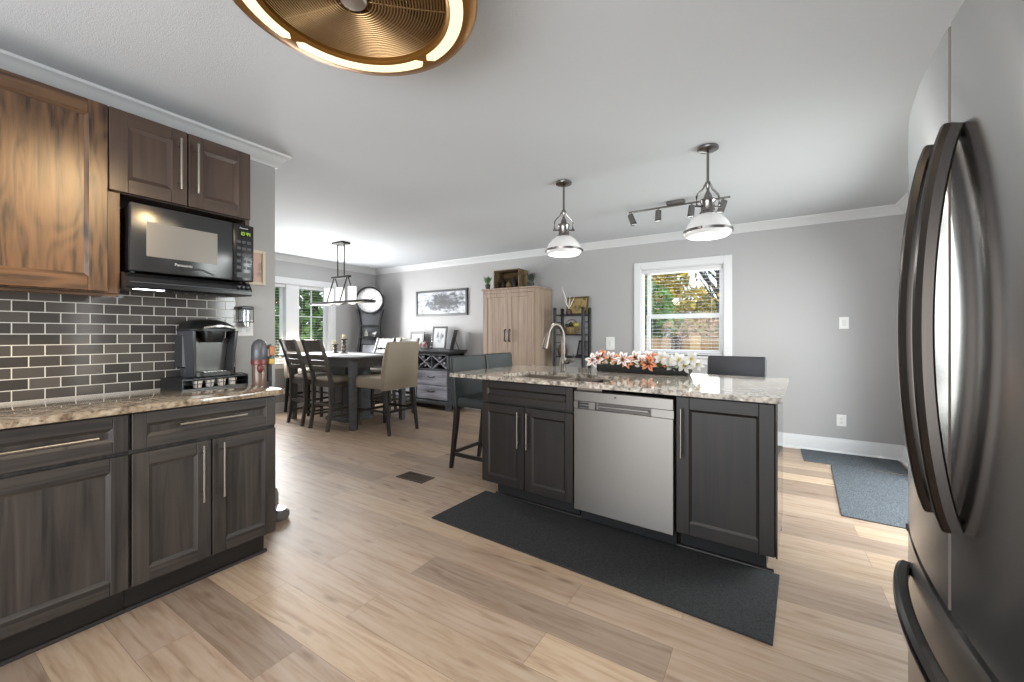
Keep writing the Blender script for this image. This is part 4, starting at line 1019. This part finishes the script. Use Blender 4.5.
bushy('potted_plant', 'small green grass plant in a dark pot left of the crate', 'plant', -3.462, 4.85, wh, .042, .075, .13, .065, 80, mat('dark_pot', '#23282a', .5), mat('green_blade', '#4c6a3c', .6), 3)
bushy('potted_plant', 'small dark spiky plant in a dark pot right of the crate', 'plant', -2.80, 4.97, wh, .042, .075, .16, .095, 50, mat('dark_pot', '#23282a', .5), mat('dark_blade', '#2c3a2e', .6), 8)
# rustic ornaments inside the crate
for k, (x, lab, h) in enumerate(((-3.30, 'dark lantern ornament inside the crate, left', .15), (-3.20, 'tan pumpkin-like ornament inside the crate, middle', .11), (-3.10, 'dark bottle ornament inside the crate, right', .17))):
    z = kz0+.0145
    pr = [(.03, 0), (.036, .01), (.036, h*.6), (.015, h*.8), (.012, h), (.005, h+.002)] if k != 1 else [(.02, 0), (.045, h*.25), (.048, h*.5), (.03, h*.8), (.008, h*.86), (.008, h)]
    g_ = MB().lathe(pr, seg=18).build(('lantern_ornament', 'pumpkin_ornament', 'bottle_ornament')[k], mat(('crate_dark', 'crate_tan', 'crate_black')[k], ('#1d1b19', '#7c6a48', '#191a1c')[k], .5)); g_.location = (x, 5.01, z); tag(g_, lab, 'ornament')

# black etagere
ex0, ex1, ey0, ey1 = -2.45, -2.045, 5.0, 5.235
o = T('shelf_rack', 'black four post shelf rack between the wardrobe and the window', 'shelf', 'W', ((ex0+ex1)/2, (ey0+ey1)/2, 0))
for x in (ex0, ex1):
    for y in (ey0, ey1):
        MB().cyl((x, y, 0), (x, y, 1.53), .021, seg=12).lathe([(.014, 1.53), (.026, 1.54), (.026, 1.555), (.012, 1.566), (.003, 1.57)], (x, y, 0), 12).build('post', BLACKM, o)
for z in (.20, .55, .91, 1.205, 1.472):
    m = MB(); m.box(ex0-.01, ex1+.01, ey0-.01, ey1+.01, z-.014, z, .002); m.build('shelf_board', BLACKM, o)
m = MB()
for x in (ex0, ex1):
    for z in (1.0, 1.09, 1.29, 1.37): m.cyl((x, ey0, z), (x, ey1, z), .006, seg=8)
m.build('side_rail', BLACKM, o)
photo('brown framed picture on top of the black shelf rack', -2.20, 5.14, 1.472, .33, .25, .2, -.12, art('autumn_picture', '#a08c5c', '#2d2012', (9, 9, 9), .45, .6), .022, strut=False)
bpy.data.objects[[q.name for q in bpy.data.objects if q.get('label', '').startswith('brown framed picture')][0]].children[0].data.materials[0] = mat('olive_brown_frame', '#5a4a28', .5)
o = T('dried_flower_stem', 'white spiky flower stem in front of the picture on the shelf rack', 'flower', 'W', (-2.27, 5.06, 1.472))
MB().lathe([(.03, 1.472), (.036, 1.48), (.034, 1.53), (.016, 1.545), (.016, 1.55)], (-2.27, 5.06, 0), 16).build('vase', mat('brown_vase', '#4a3826', .5), o)
m = MB()
for a, l, dx in ((0, .30, -.10), (1, .15, .09), (2, .17, .03), (3, .13, -.05)): m.tube([(-2.27, 5.06, 1.55), (-2.27+dx*.5, 5.06-.01*a, 1.55+l*.5), (-2.27+dx, 5.05-.01*a, 1.55+l)], .006, 6, scales=[.5, 1.2, .4])
m.build('stem', mat('off_white_petal', '#d8d5cc', .7), o)
o = T('woven_basket', 'tan woven basket with handle on the second board of the shelf rack', 'basket', 'W', (-2.25, 5.1, 1.205))
MB().lathe([(.07, 1.205), (.085, 1.22), (.105, 1.29), (.108, 1.30), (.09, 1.30), (.075, 1.225), (.02, 1.222)], (-2.25, 5.1, 0), 24).build('bowl', wood('wicker', [(.3, '#4d4029'), (.6, '#8a7650')], 'z', freq=60, stretch=1, rough=.8), o)
MB().tube([(-2.25+.1*math.cos(PI*k/10), 5.1, 1.295+.11*math.sin(PI*k/10)) for k in range(11)], .006, 6, up=(0, 1, 0)).build('handle', CRATE, o)
m = MB()
for k, (dx, dz) in enumerate(((-.05, .01), (0, .03), (.02, .0))): m.ball((-2.25+dx, 5.08, 1.31+dz), .03, seg=8)
m.build('dark_fruit', mat('dark_fruit', '#2d2416', .5), o)
MB().ball((-2.18, 5.08, 1.335), .04, 1, 1, .9, 10).build('yellow_fruit', mat('yellow_fruit', '#b3a548', .5), o)
photo('black framed photo leaning on the third board of the shelf rack', -2.13, 5.09, .91, .15, .22, .22, -.5, art('dark_photo', '#77787b', '#2b2b2d', (9, 9, 9)), .03, strut=False)
g_ = MB().lathe([(.04, 0), (.062, .03), (.07, .08), (.05, .14), (.025, .17), (.02, .185), (.005, .187)], seg=20).build('brown_jug', mat('brown_jug', '#5b4634', .45)); g_.location = (-2.37, 5.07, .91); tag(g_, 'small brown jug on the third board of the shelf rack', 'jug')

# ------------------------------------------------------------------ bar stools
def stool(label, x, y, rz, lea, group='bar stools at the island'):
    """local front = +y"""
    o = T('bar_stool', label, 'bar stool', 'W', (0, 0, 0), group=group); o.location = (x, y, 0); o.rotation_euler = (0, 0, rz)
    f = lambda x0, x1, y0, y1, z, r=.025: [(a, c, z) for a, c in rr(x0, x1, y0, y1, r, 4)]
    MB().loft([f(-.215, .215, -.2, .22, .565, .012), f(-.222, .222, -.205, .225, .575), f(-.222, .222, -.205, .225, .628), f(-.212, .212, -.2, .215, .645), f(-.17, .17, -.16, .17, .653)]).build('seat', lea, o)
    r_ = []
    for z, w_, yy, d in ((.565, .222, -.225, .022), (.70, .236, -.228, .024), (.85, .236, -.238, .024), (.975, .236, -.25, .023), (1.0, .232, -.252, .018), (1.008, .222, -.253, .008)):
        r_.append([(a, c+yy, z) for a, c in rr(-w_, w_, -d, d, d*.7, 4)])
    MB().loft(r_).build('backrest', lea, o)
    for s in (-1, 1):
        MB().loft([[(s*.2+sx*h, yy+sy*h, z) for sx, sy in ((-1, -1), (1, -1), (1, 1), (-1, 1))] for h, yy, z in ((.014, -.285, 0), (.017, -.255, .2), (.02, -.225, .42), (.021, -.215, .575))]).build('leg', BLKLEG, o)
        MB().loft([[(s*.2+sx*h, yy+sy*h, z) for sx, sy in ((-1, -1), (1, -1), (1, 1), (-1, 1))] for h, yy, z in ((.015, .205, 0), (.02, .2, .57))]).build('leg', BLKLEG, o)
    m = MB(); m.box(-.19, .19, .195, .212, .17, .205); m.box(-.19, .19, -.268, -.25, .13, .16)
    for s in (-1, 1): m.hexa([(s*.2-.008, -.262, .115), (s*.2+.008, -.262, .115), (s*.2+.008, .205, .115), (s*.2-.008, .205, .115), (s*.2-.008, -.262, .148), (s*.2+.008, -.262, .148), (s*.2+.008, .205, .148), (s*.2-.008, .205, .148)])
    m.build('stretcher', BLKLEG, o)
    return o
st0 = stool('grey green leather bar stool at the left end of the island, nearer one', -2.14, 3.03, -PI/2-.03, LEATHER)
dup(st0, (-2.17, 3.575, 0), -PI/2-.03, 'grey green leather bar stool at the left end of the island, behind the first')
stool('black leather bar stool behind the island below the window', -.255, 3.98, PI-.04, LEATHERB)

# ------------------------------------------------------------------ flower trough on the island
bx, by = -1.03, 3.19
o = T('flower_centrepiece', 'black trough of white and orange lilies on the island', 'flowers', 'I', (bx, by, CT))
MB().hexa([(bx-.35, by-.05, CT), (bx+.35, by-.05, CT), (bx+.35, by+.05, CT), (bx-.35, by+.05, CT), (bx-.37, by-.065, CT+.055), (bx+.37, by-.065, CT+.055), (bx+.37, by+.065, CT+.055), (bx-.37, by+.065, CT+.055)], .004).build('trough', mat('black_trough', '#1e1f20', .5), o)
PW = mat('lily_white', '#e6e3e0', .6); PO = mat('lily_orange', '#d98a63', .6); PS = mat('lily_heart', '#8a3b1c', .6); PG = mat('petal_grey_white', '#c9c9c4', .7); ANT = mat('dark_anther', '#4a2a18', .6); YEL = mat('stamen_yellow', '#c9b05a', .6)
def lily(c, d, r, mats, pet=6, curl=.5):
    """flower at c facing d, petals as long as r"""
    c, d = Vector(c), Vector(d).normalized(); u = d.orthogonal().normalized(); v = d.cross(u); m = MB()
    for k in range(pet):
        a = 2*PI*k/pet+(.2 if k % 2 else 0); e = u*math.cos(a)+v*math.sin(a); s_ = d.cross(e); rows = []
        for q, w_ in ((0, .05), (.25, .19), (.5, .25), (.75, .19), (1, .02)):
            p = c+e*r*(.06+q*.94)+d*r*(.42*math.sin(q*2.3)-curl*.42*q*q)
            rows.append([p-s_*w_*r-d*.02*r, p-d*.06*r*(1-q), p+s_*w_*r-d*.02*r])
        m.loft(rows, 0, cap=False, wrap=False)
        # heart stripe of the petal
        rows = []
        for q, w_ in ((0, .035), (.25, .07), (.5, .06), (.68, .01)):
            p = c+e*r*(.06+q*.94)+d*r*(.42*math.sin(q*2.3)-curl*.42*q*q+.022-.06*(1-q)); rows.append([p-s_*w_*r+d*.02*r*q, p, p+s_*w_*r+d*.02*r*q])
        m.loft(rows, 1, cap=False, wrap=False)
    for k in range(5):
        a = 2*PI*k/5+.3; e = u*math.cos(a)+v*math.sin(a)
        m.tube([c, c+d*r*.35+e*r*.06, c+d*r*.55+e*r*.17], .004*r/.08, 5, 2, up=e); m.ball(c+d*r*.56+e*r*.18, .045*r, 1, 1, 1, 6, 2)
    return m
rnd = random.Random(11)
FL = [(-.335, 'w', .085), (-.27, 'o', .08), (-.345, 'w', .07), (-.215, 'w', .075), (-.165, 'o', .07), (-.10, 'w', .075), (-.075, 'o', .065), (-.035, 'w', .08), (.01, 'w', .078), (.045, 'w', .07), (.07, 'o', .08), (.095, 'o', .06), (.16, 'o', .075), (.14, 'g', .07), (.215, 'g', .075), (.25, 'g', .08), (.295, 'g', .075), (.33, 'g', .075), (.36, 'g', .065), (-.29, 'w', .07), (-.02, 'o', .06), (.19, 'g', .065)]
for k, (dx, kd, r_) in enumerate(FL):
    z = CT+.076+(.03 if k % 2 else .0)+rnd.uniform(0, .018); y = by-.068+rnd.uniform(-.025, .06)
    d = (rnd.uniform(-.35, .35)+.12, -1, rnd.uniform(.0, .6))
    lily((bx+dx*1.15, y, z), d, r_*.82, {'w': [PW, PO, ANT], 'o': [PO, PS, ANT], 'g': [PG, PG, YEL]}[kd]).build({'w': 'white_lily', 'o': 'orange_lily', 'g': 'pale_blossom'}[kd], {'w': [PW, PO, ANT], 'o': [PO, PS, ANT], 'g': [PG, PG, YEL]}[kd], o)
m = MB()
for k in range(120):
    x = bx+rnd.uniform(-.35, .35); y = by-.015+rnd.uniform(-.05, .05); a = rnd.uniform(0, 6.28); e = Vector((math.cos(a), math.sin(a)*.8, rnd.uniform(.2, 1.0))).normalized(); s_ = e.cross(Vector((0, 0, 1))).normalized()
    p = Vector((x, y, CT+.05)); l = rnd.uniform(.06, .12)
    m.loft([[p-s_*.003, p+s_*.003], [p+e*l*.4-s_*.014, p+e*l*.4+s_*.014], [p+e*l*.75-s_*.009-Vector((0, 0, .004)), p+e*l*.75+s_*.009-Vector((0, 0, .004))], [p+e*l-s_*.001-Vector((0, 0, .015)), p+e*l+s_*.001-Vector((0, 0, .015))]], cap=False, wrap=False)
m.build('leaves', mat('mid_green_leaf', '#4f6a35', .6), o, smooth=False)

# ------------------------------------------------------------------ coffee corner on the left counter
a0 = math.radians(8)
def CF(q): return Matrix.Translation((-2.765, 1.065, CT)) @ Matrix.Rotation(PI/2+a0, 4, 'Z') @ Vector(q)
def coffee(name, label, cat, group=None):
    o = T(name, label, cat, 'W', (0, 0, 0), group=group); o.location = CF((0, 0, 0)); o.rotation_euler = (0, 0, PI/2+a0); return o
# local: x along the counter (away), -y towards the room
o = coffee('pod_drawer', 'black open fronted pod drawer under the coffee maker', 'drawer')
MB().box(-.175, .175, -.105, .105, .052, .062, .002).build('top_plate', BLACK, o)
m = MB(); m.box(-.175, .175, -.105, .105, 0, .006); m.box(-.175, -.169, -.105, .105, .006, .052); m.box(.169, .175, -.105, .105, .006, .052); m.box(-.169, .169, .099, .105, .006, .052); m.build('case', BLACK, o)
m = MB()
for k in range(6): m.cyl((-.17+.068*k, -.104, .006), (-.17+.068*k, -.104, .052), .0022, seg=6)
m.cyl((-.17, -.104, .03), (.17, -.104, .03), .002, seg=6); m.build('front_rail', BLACKM, o)
m = MB(); m.sweep([(.05, -.103, .064), (.09, -.108, .074), (.13, -.108, .074), (.16, -.103, .064)], [(-.003, -.002), (.003, -.002), (.003, .002), (-.003, .002)]); m.build('edge_rail', BLACKM, o)
for k in range(4):
    pd = T('coffee_pod', 'small white coffee pod inside the drawer under the coffee maker', 'coffee pod', 'W', (0, 0, 0), group='white pods in the pod drawer') if k == 0 else None
    if k == 0:
        MB().lathe([(.017, 0), (.018, .002), (.0225, .036), (.021, .038)], seg=18).build('cup', mat('white_pod', '#e2dcd2', .4), pd); MB().lathe([(.025, .037), (.025, .0395), (.01, .0395)], seg=18).build('foil_lid', mat('pod_lid', '#cfc6b6', .35, .3), pd); pd0 = pd
    loc = CF((-.085+.062*k, -.072, .0065))
    if k == 0: pd.location = loc
    else: dup(pd0, loc, .3*k)
o = coffee('coffee_maker', 'black and grey single cup coffee maker on the pod drawer', 'coffee maker'); z = .0625
CG = mat('graphite_plastic', '#35363a', .3); CGL = mat('grey_metal_face', '#7d7d7b', .28, .75); CS = mat('silver_trim', '#c5c3bd', .25, .9)
f = lambda w_, y0_, y1_, zz, r=.05: [(a, c, zz) for a, c in rr(-w_, w_, y0_, y1_, r, 6)]
MB().loft([f(.098, -.005, .10, z), f(.102, -.008, .10, z+.02), f(.112, -.012, .10, z+.20), f(.118, -.014, .10, z+.262), f(.112, -.01, .10, z+.275)]).build('rear_body', CG, o)
for s in (-1, 1):   # side cheeks that frame the cup bay
    m = MB().hexa([(s*.098-.008, -.075, z), (s*.098+.008, -.075, z), (s*.098+.008, .0, z), (s*.098-.008, .0, z), (s*.114-.008, -.10, z+.262), (s*.114+.008, -.10, z+.262), (s*.114+.008, .0, z+.262), (s*.114-.008, .0, z+.262)], .004); m.build('side_cheek', CG, o)
MB().hexa([(-.089, -.012, z+.03), (.089, -.012, z+.03), (.089, -.006, z+.03), (-.089, -.006, z+.03), (-.10, -.03, z+.22), (.10, -.03, z+.22), (.10, -.01, z+.22), (-.10, -.01, z+.22)]).build('bay_panel', CGL, o)
MB().loft([f(.096, -.10, .02, z, .03), f(.098, -.105, .02, z+.006, .03), f(.096, -.10, .02, z+.028, .03)]).build('drip_base', BLACK, o)
m = MB()
for k in range(7): m.box(-.06+.018*k, -.051+.018*k, -.09, -.03, z+.028, z+.031)
m.build('drip_grille', CS, o, smooth=False)
MB().loft([f(.050, -.085, -.01, z+.195, .03), f(.058, -.098, -.01, z+.225, .035), f(.062, -.10, -.01, z+.262, .035)]).build('brew_head', BLACK, o)
MB().loft([f(.122, -.105, .10, z+.258, .055), f(.124, -.107, .10, z+.270, .055), f(.112, -.098, .095, z+.292, .055), f(.085, -.07, .085, z+.315, .05), f(.045, -.03, .06, z+.326, .03)]).build('lid', BLACK, o)
m = MB(); m.sweep([(-.075+.15*k/12, -.112-.018*math.sin(PI*k/12), z+.276+.012*math.sin(PI*k/12)) for k in range(13)], [(-.014, -.005), (.014, -.005), (.014, .005), (-.014, .005)]); m.build('lid_handle', CS, o)
MB().box(-.118, -.09, .0, .09, z+.05, z+.24, .01).build('water_tank', mat('smoked_tank', '#232427', .45), o)

# wall plate, plug-in lantern, print on the end of the kitchen wall
o = T('wall_outlet', 'white outlet plate on the wall right of the tiles', 'outlet', 'L', (1.316, .58, 1.195))
yw = LX-XK   # depth of the wall face in frame L
MB().box(1.262, 1.372, yw-.006, yw, 1.196, 1.302, .003).build('plate', mat('white_plate', '#e8e8e6', .4), o)
m = MB()
for x in (1.292, 1.342):
    for zz in (1.222, 1.262): m.box(x-.011, x+.011, yw-.008, yw-.005, zz, zz+.026, .002)
m.build('socket_face', mat('white_socket', '#dcdcda', .4), o)
o = T('plug_in_lantern', 'small black capped glass lantern plugged in above the outlet plate', 'night light', 'L', (1.31, yw-.04, 1.25))
MB().box(1.275, 1.347, yw-.075, yw-.001, 1.366, 1.387, .006).build('cap', BLACK, o)
m = MB()
for x in (1.28, 1.342):
    for yy in (yw-.07, yw-.012): m.cyl((x, yy, 1.288), (x, yy, 1.37), .002, seg=6)
m.box(1.276, 1.346, yw-.073, yw-.009, 1.284, 1.29, .001); m.build('cage', BLACKM, o)
MB().ring([(.026, 1.29), (.028, 1.29), (.028, 1.366), (.026, 1.366)], (1.311, yw-.041, 0), 20).build('glass_tube', CGLASS, o)
MB().lathe([(.012, 1.252), (.022, 1.258), (.022, 1.286), (.012, 1.288)], (1.311, yw-.041, 0), 16).build('bulb_base', CS, o)
o = T('small_wall_print', 'small cream framed portrait print on the wall end beside the microwave', 'picture', 'L', (1.37, yw, 1.54))
m = MB(); a0_, a1_, b0, b1, fw = 1.285, 1.445, 1.535, 1.765, .02
m.box(a0_, a0_+fw, yw-.016, yw, b0, b1, .002); m.box(a1_-fw, a1_, yw-.016, yw, b0, b1, .002); m.box(a0_+fw, a1_-fw, yw-.016, yw, b0, b0+fw); m.box(a0_+fw, a1_-fw, yw-.016, yw, b1-fw, b1)
m.build('frame', mat('cream_frame', '#d3c6b1', .5), o)
MB().box(a0_+fw, a1_-fw, yw-.008, yw-.002, b0+fw, b1-fw).build('print', art('pink_print', '#c9a89b', '#4f5a66', (9, 9, 9), .5, .66), o, smooth=False)

# cordless vacuum standing at the end of the counter
o = T('stick_vacuum', 'grey and red cordless stick vacuum standing at the counter end', 'vacuum cleaner', 'W', (-2.70, 1.38, 0))
VG = mat('vacuum_grey', '#515358', .3); VR = mat('vacuum_red', '#6b2f2b', .35); VC = mat('smoky_dust_cup', '#6f5a4c', .2)
vx, vy = -2.66, 1.305
MB().lathe([(.038, .80), (.040, .81), (.040, 1.02), (.037, 1.03)], (vx, vy, 0), 24).build('dust_cup', VC, o)
MB().lathe([(.040, 1.03), (.044, 1.04), (.045, 1.10), (.042, 1.14), (.03, 1.165), (.010, 1.178)], (vx, vy, 0), 24).build('motor_housing', VG, o)
MB().lathe([(.043, 1.022), (.0455, 1.025), (.0455, 1.05), (.044, 1.055)], (vx, vy, 0), 24).build('red_band', VR, o)
MB().ball((vx+.035, vy-.012, 1.0), .018, 1, 1, 1.5).build('filter_cap', VR, o)
MB().tube([(vx-.005, vy+.06, .12), (vx-.003, vy+.058, .6), (vx, vy+.055, 1.07)], .017, 12, up=(1, 0, 0)).build('wand', mat('vacuum_dark', '#2a2b2e', .35), o)
MB().tube([(vx, vy+.035, 1.12), (vx, vy+.065, 1.135), (vx, vy+.078, 1.11), (vx, vy+.072, 1.03)], .014, 10, up=(1, 0, 0)).build('grip', VG, o)
MB().box(vx+.01, vx+.032, vy+.048, vy+.078, 1.075, 1.135, .006).build('orange_latch', mat('orange_plastic', '#b2662c', .4), o)
MB().box(vx+.012, vx+.03, vy+.045, vy+.078, 1.02, 1.055, .006).build('yellow_latch', mat('yellow_plastic', '#c8a93c', .4), o)
MB().box(vx-.03, vx+.025, vy+.02, vy+.05, .84, .92, .006).build('wand_clip', BLACK, o)
MB().loft([[(-2.80+x_, y_, zz) for x_, y_ in rr(0, .135, 1.40+i, 1.51-i, .03)] for i, zz in ((.012, .002), (0, .02), (.002, .045), (.025, .068))]).build('floor_head', mat('vacuum_head_grey', '#8b8e96', .25, .5), o)
MB().cyl((-2.72, 1.42, .05), (vx-.005, vy+.06, .14), .02, .018).build('neck_joint', mat('vacuum_dark', '#2a2b2e', .35), o)

# ------------------------------------------------------------------ plates on the far wall, floor things
def plate(label, cat, x0, x1, z0, z1, kind):
    o = T('light_switch' if kind == 's' else 'wall_outlet', label, cat, 'W', ((x0+x1)/2, YB, z0))
    MB().box(x0, x1, YB-.006, YB, z0, z1, .003).build('plate', mat('white_plate', '#e8e8e6', .4), o)
    cx, cz = (x0+x1)/2, (z0+z1)/2
    if kind == 's': MB().box(cx-.016, cx+.016, YB-.010, YB-.005, cz-.032, cz+.032, .002).build('rocker', mat('white_socket', '#dcdcda', .4), o)
    else:
        m = MB(); m.box(cx-.017, cx+.017, YB-.009, YB-.005, cz+.006, cz+.034, .003); m.box(cx-.017, cx+.017, YB-.009, YB-.005, cz-.034, cz-.006, .003); m.build('socket_face', mat('white_socket', '#dcdcda', .4), o)
plate('white light switch on the far wall, right of the window', 'light switch', .612, .690, 1.262, 1.382, 's')
plate('white outlet low on the far wall above the baseboard', 'outlet', .592, .670, .275, .392, 'o')
plate('white switch plate on the far wall, left of the window', 'light switch', -1.83, -1.715, 1.0, 1.17, 's')
one(MB().box(-1.985, -.095, 1.872, 2.434, .0, .009, .002), 'kitchen_mat', RUNNER, 'long charcoal mat on the floor along the island', 'mat', 'I', (-1.04, 2.16, 0))
one(MB().box(.29, 1.05, 4.77, 5.245, 0, .007, .002), 'door_mat', DOORM, 'dark grey door mat against the far wall baseboard', 'mat', 'W', (.67, 5, 0))
d_ = MB().box(-.30, .30, -.65, .65, 0, .008, .002).build('door_mat', DOORM); d_.location = (.752, 4.09, .0); d_.rotation_euler = (0, 0, -.06); tag(d_, 'larger dark grey ribbed mat on the floor before the patio door', 'mat')
o = T('floor_vent', 'brown metal floor vent in the planks left of the bar stool', 'floor vent', 'W', (-2.52, 2.48, 0))
VB = mat('brown_vent_metal', '#4a3d31', .4, .5)
m = MB(); m.box(-2.667, -2.373, 2.405, 2.42, 0, .005); m.box(-2.667, -2.373, 2.547, 2.562, 0, .005); m.box(-2.667, -2.652, 2.42, 2.547, 0, .005); m.box(-2.388, -2.373, 2.42, 2.547, 0, .005); m.build('vent_frame', VB, o)
m = MB()
for k in range(15): m.box(-2.648+.0175*k, -2.639+.0175*k, 2.42, 2.547, .0005, .004)
m.box(-2.652, -2.388, 2.48, 2.487, .0005, .0045); m.build('louvre', VB, o, smooth=False)
MB().box(-2.652, -2.388, 2.42, 2.547, .0002, .0008).build('duct_opening', DARKGAP, o, smooth=False)

# ------------------------------------------------------------------ outdoors
GZ = -.45
S(MB().box(-40, 25, YB+.3, 45, GZ-.1, GZ), 'ground_far', mat('lawn', '#5b6b3d', .9))
S(MB().box(-45, XD-.3, -25, YB+.3, GZ-.1, GZ), 'ground_dining', mat('lawn', '#5b6b3d', .9))
S(MB().box(XR+.3, 25, -25, YB+.3, GZ-.1, GZ), 'ground_right', mat('patio_stone', '#9a958d', .9))
FEN = wood('cedar_fence', [(.3, '#8a6c50'), (.6, '#b08d68'), (.8, '#c2a27c')], 'z', freq=9, rough=.8)
o = T('garden_fence', 'tan wooden garden fence seen through the kitchen window', 'fence', 'W', (-2, 12.5, GZ))
m = MB()
for k in range(70):
    x = -9+.155*k; m.box(x, x+.15, 12.5, 12.52, GZ+.02, 1.10)
m.box(-9, 1.8, 12.52, 12.56, .9, .98); m.build('boards', FEN, o, smooth=False)
for x, wd, mt in ((-2.23, .26, mat('dark_fence_post', '#4b3a30', .8)), (-1.73, .26, mat('pale_fence_post', '#c3a071', .8)), (-5.4, .14, FEN), (.2, .14, FEN)):
    MB().box(x-wd/2, x+wd/2, 12.36, 12.5, GZ, 1.16, .01).build('post', mt, o)
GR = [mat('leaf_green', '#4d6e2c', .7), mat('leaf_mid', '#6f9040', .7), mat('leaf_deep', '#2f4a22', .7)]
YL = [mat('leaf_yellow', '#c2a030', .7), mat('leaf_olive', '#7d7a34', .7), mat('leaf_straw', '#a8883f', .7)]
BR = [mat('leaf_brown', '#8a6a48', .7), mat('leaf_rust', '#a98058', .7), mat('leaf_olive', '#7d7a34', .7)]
def tree(name, label, x, y, h, rx, rz, mats, n, seed, leaf=.13, zc=None, cat='tree', bare=False):
    o = T(name, label, cat, 'W', (x, y, GZ), group='trees and shrubs beyond the windows'); rnd = random.Random(seed)
    zc = (GZ+h-rz) if zc is None else zc
    m = MB(); m.tube([(x, y, GZ), (x+.05, y, (zc+GZ)/2), (x, y, zc+rz*.5)], .11*h/4, 8, up=(1, 0, 0), scales=[1.3, .9, .4])
    for k in range(14 if bare else 7):
        a = rnd.uniform(0, 6.28); z_ = zc-rz*.6+rz*1.1*rnd.random(); l = rx*rnd.uniform(.5, 1)
        p = [(x, y, z_), (x+l*.5*math.cos(a), y+l*.5*math.sin(a), z_+l*.45), (x+l*math.cos(a), y+l*math.sin(a), z_+l*(1.1 if bare else .7))]
        m.tube(p, .03*h/4, 6, up=(.3, .2, 1), scales=[1.2, .7, .25])
        if bare:
            for j in range(4):
                q = Vector(p[1])*(1-j/4)+Vector(p[2])*(j/4); m.tube([q, q+Vector((rnd.uniform(-.4, .4), rnd.uniform(-.4, .4), rnd.uniform(.1, .5)))], .009, 5, up=(.3, .2, 1), scales=[1, .3])
    m.build('trunk', mat('bark', '#4a4038', .9), o)
    me = bpy.data.meshes.new('crown'); vs, fs, mi = [], [], []
    for k in range(n):
        while True:
            p = Vector((rnd.uniform(-1, 1), rnd.uniform(-1, 1), rnd.uniform(-1, 1)))
            if .25 < p.length < 1: break
        lump = 1+.22*math.sin(p.x*7+seed)*math.sin(p.z*6+seed*2)
        c_ = Vector((x+p.x*rx*lump, y+p.y*rx*lump, zc+p.z*rz*lump)); u = Vector((rnd.gauss(0, 1), rnd.gauss(0, 1), rnd.gauss(0, 1))).normalized(); v = u.orthogonal().normalized(); s_ = leaf*rnd.uniform(.5, 1.1)
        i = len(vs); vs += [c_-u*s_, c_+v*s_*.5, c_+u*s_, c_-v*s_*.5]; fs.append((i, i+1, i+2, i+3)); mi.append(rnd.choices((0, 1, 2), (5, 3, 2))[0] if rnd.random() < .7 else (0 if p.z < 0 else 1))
    me.from_pydata(vs, [], fs)
    for mm in mats: me.materials.append(mm)
    me.polygons.foreach_set('material_index', mi)
    c = bpy.data.objects.new('crown', me); C.objects.link(c); c.parent = o; c.location = -Vector((x, y, GZ))
tree('garden_tree', 'green leafy tree beyond the fence at the left of the kitchen window', -4.15, 15.5, 3.9, 1.5, 1.95, GR, 3600, 1)
tree('garden_tree', 'yellow leaved tree beyond the fence in the middle of the kitchen window', -2.5, 18.5, 3.6, 1.25, 1.2, YL, 2600, 2)
tree('garden_tree', 'olive and yellow tree above the green one in the kitchen window', -4.3, 20.5, 5.2, 1.2, 1.3, YL, 2600, 3, cat='tree')
tree('garden_shrub', 'brown autumn shrub behind the fence at the right of the kitchen window', -1.5, 14.6, 2.3, 1.5, 1.0, BR, 2400, 4, cat='shrub')
tree('bare_tree', 'nearly bare tree against the sky at the right of the kitchen window', -1.5, 16.5, 5.6, 1.5, 1.9, YL, 160, 6, bare=True)
tree('garden_tree', 'tall green tree outside the right part of the dining window', -10.6, 6.6, 5.6, 1.7, 2.7, GR, 4200, 7)
tree('garden_shrub', 'dense green shrub low outside the right part of the dining window', -9.4, 5.6, 2.1, 1.1, 1.1, GR, 2200, 8, cat='shrub')
tree('garden_tree', 'yellow green tree outside the left part of the dining window', -11.5, 5.0, 4.0, 1.2, 1.4, YL, 2000, 9)
tree('garden_shrub', 'green shrub low outside the left part of the dining window', -9.6, 4.2, 2.0, .9, 1.05, GR, 2000, 10, cat='shrub')

for ob in bpy.data.objects:
    if '_o' in ob: del ob['_o']
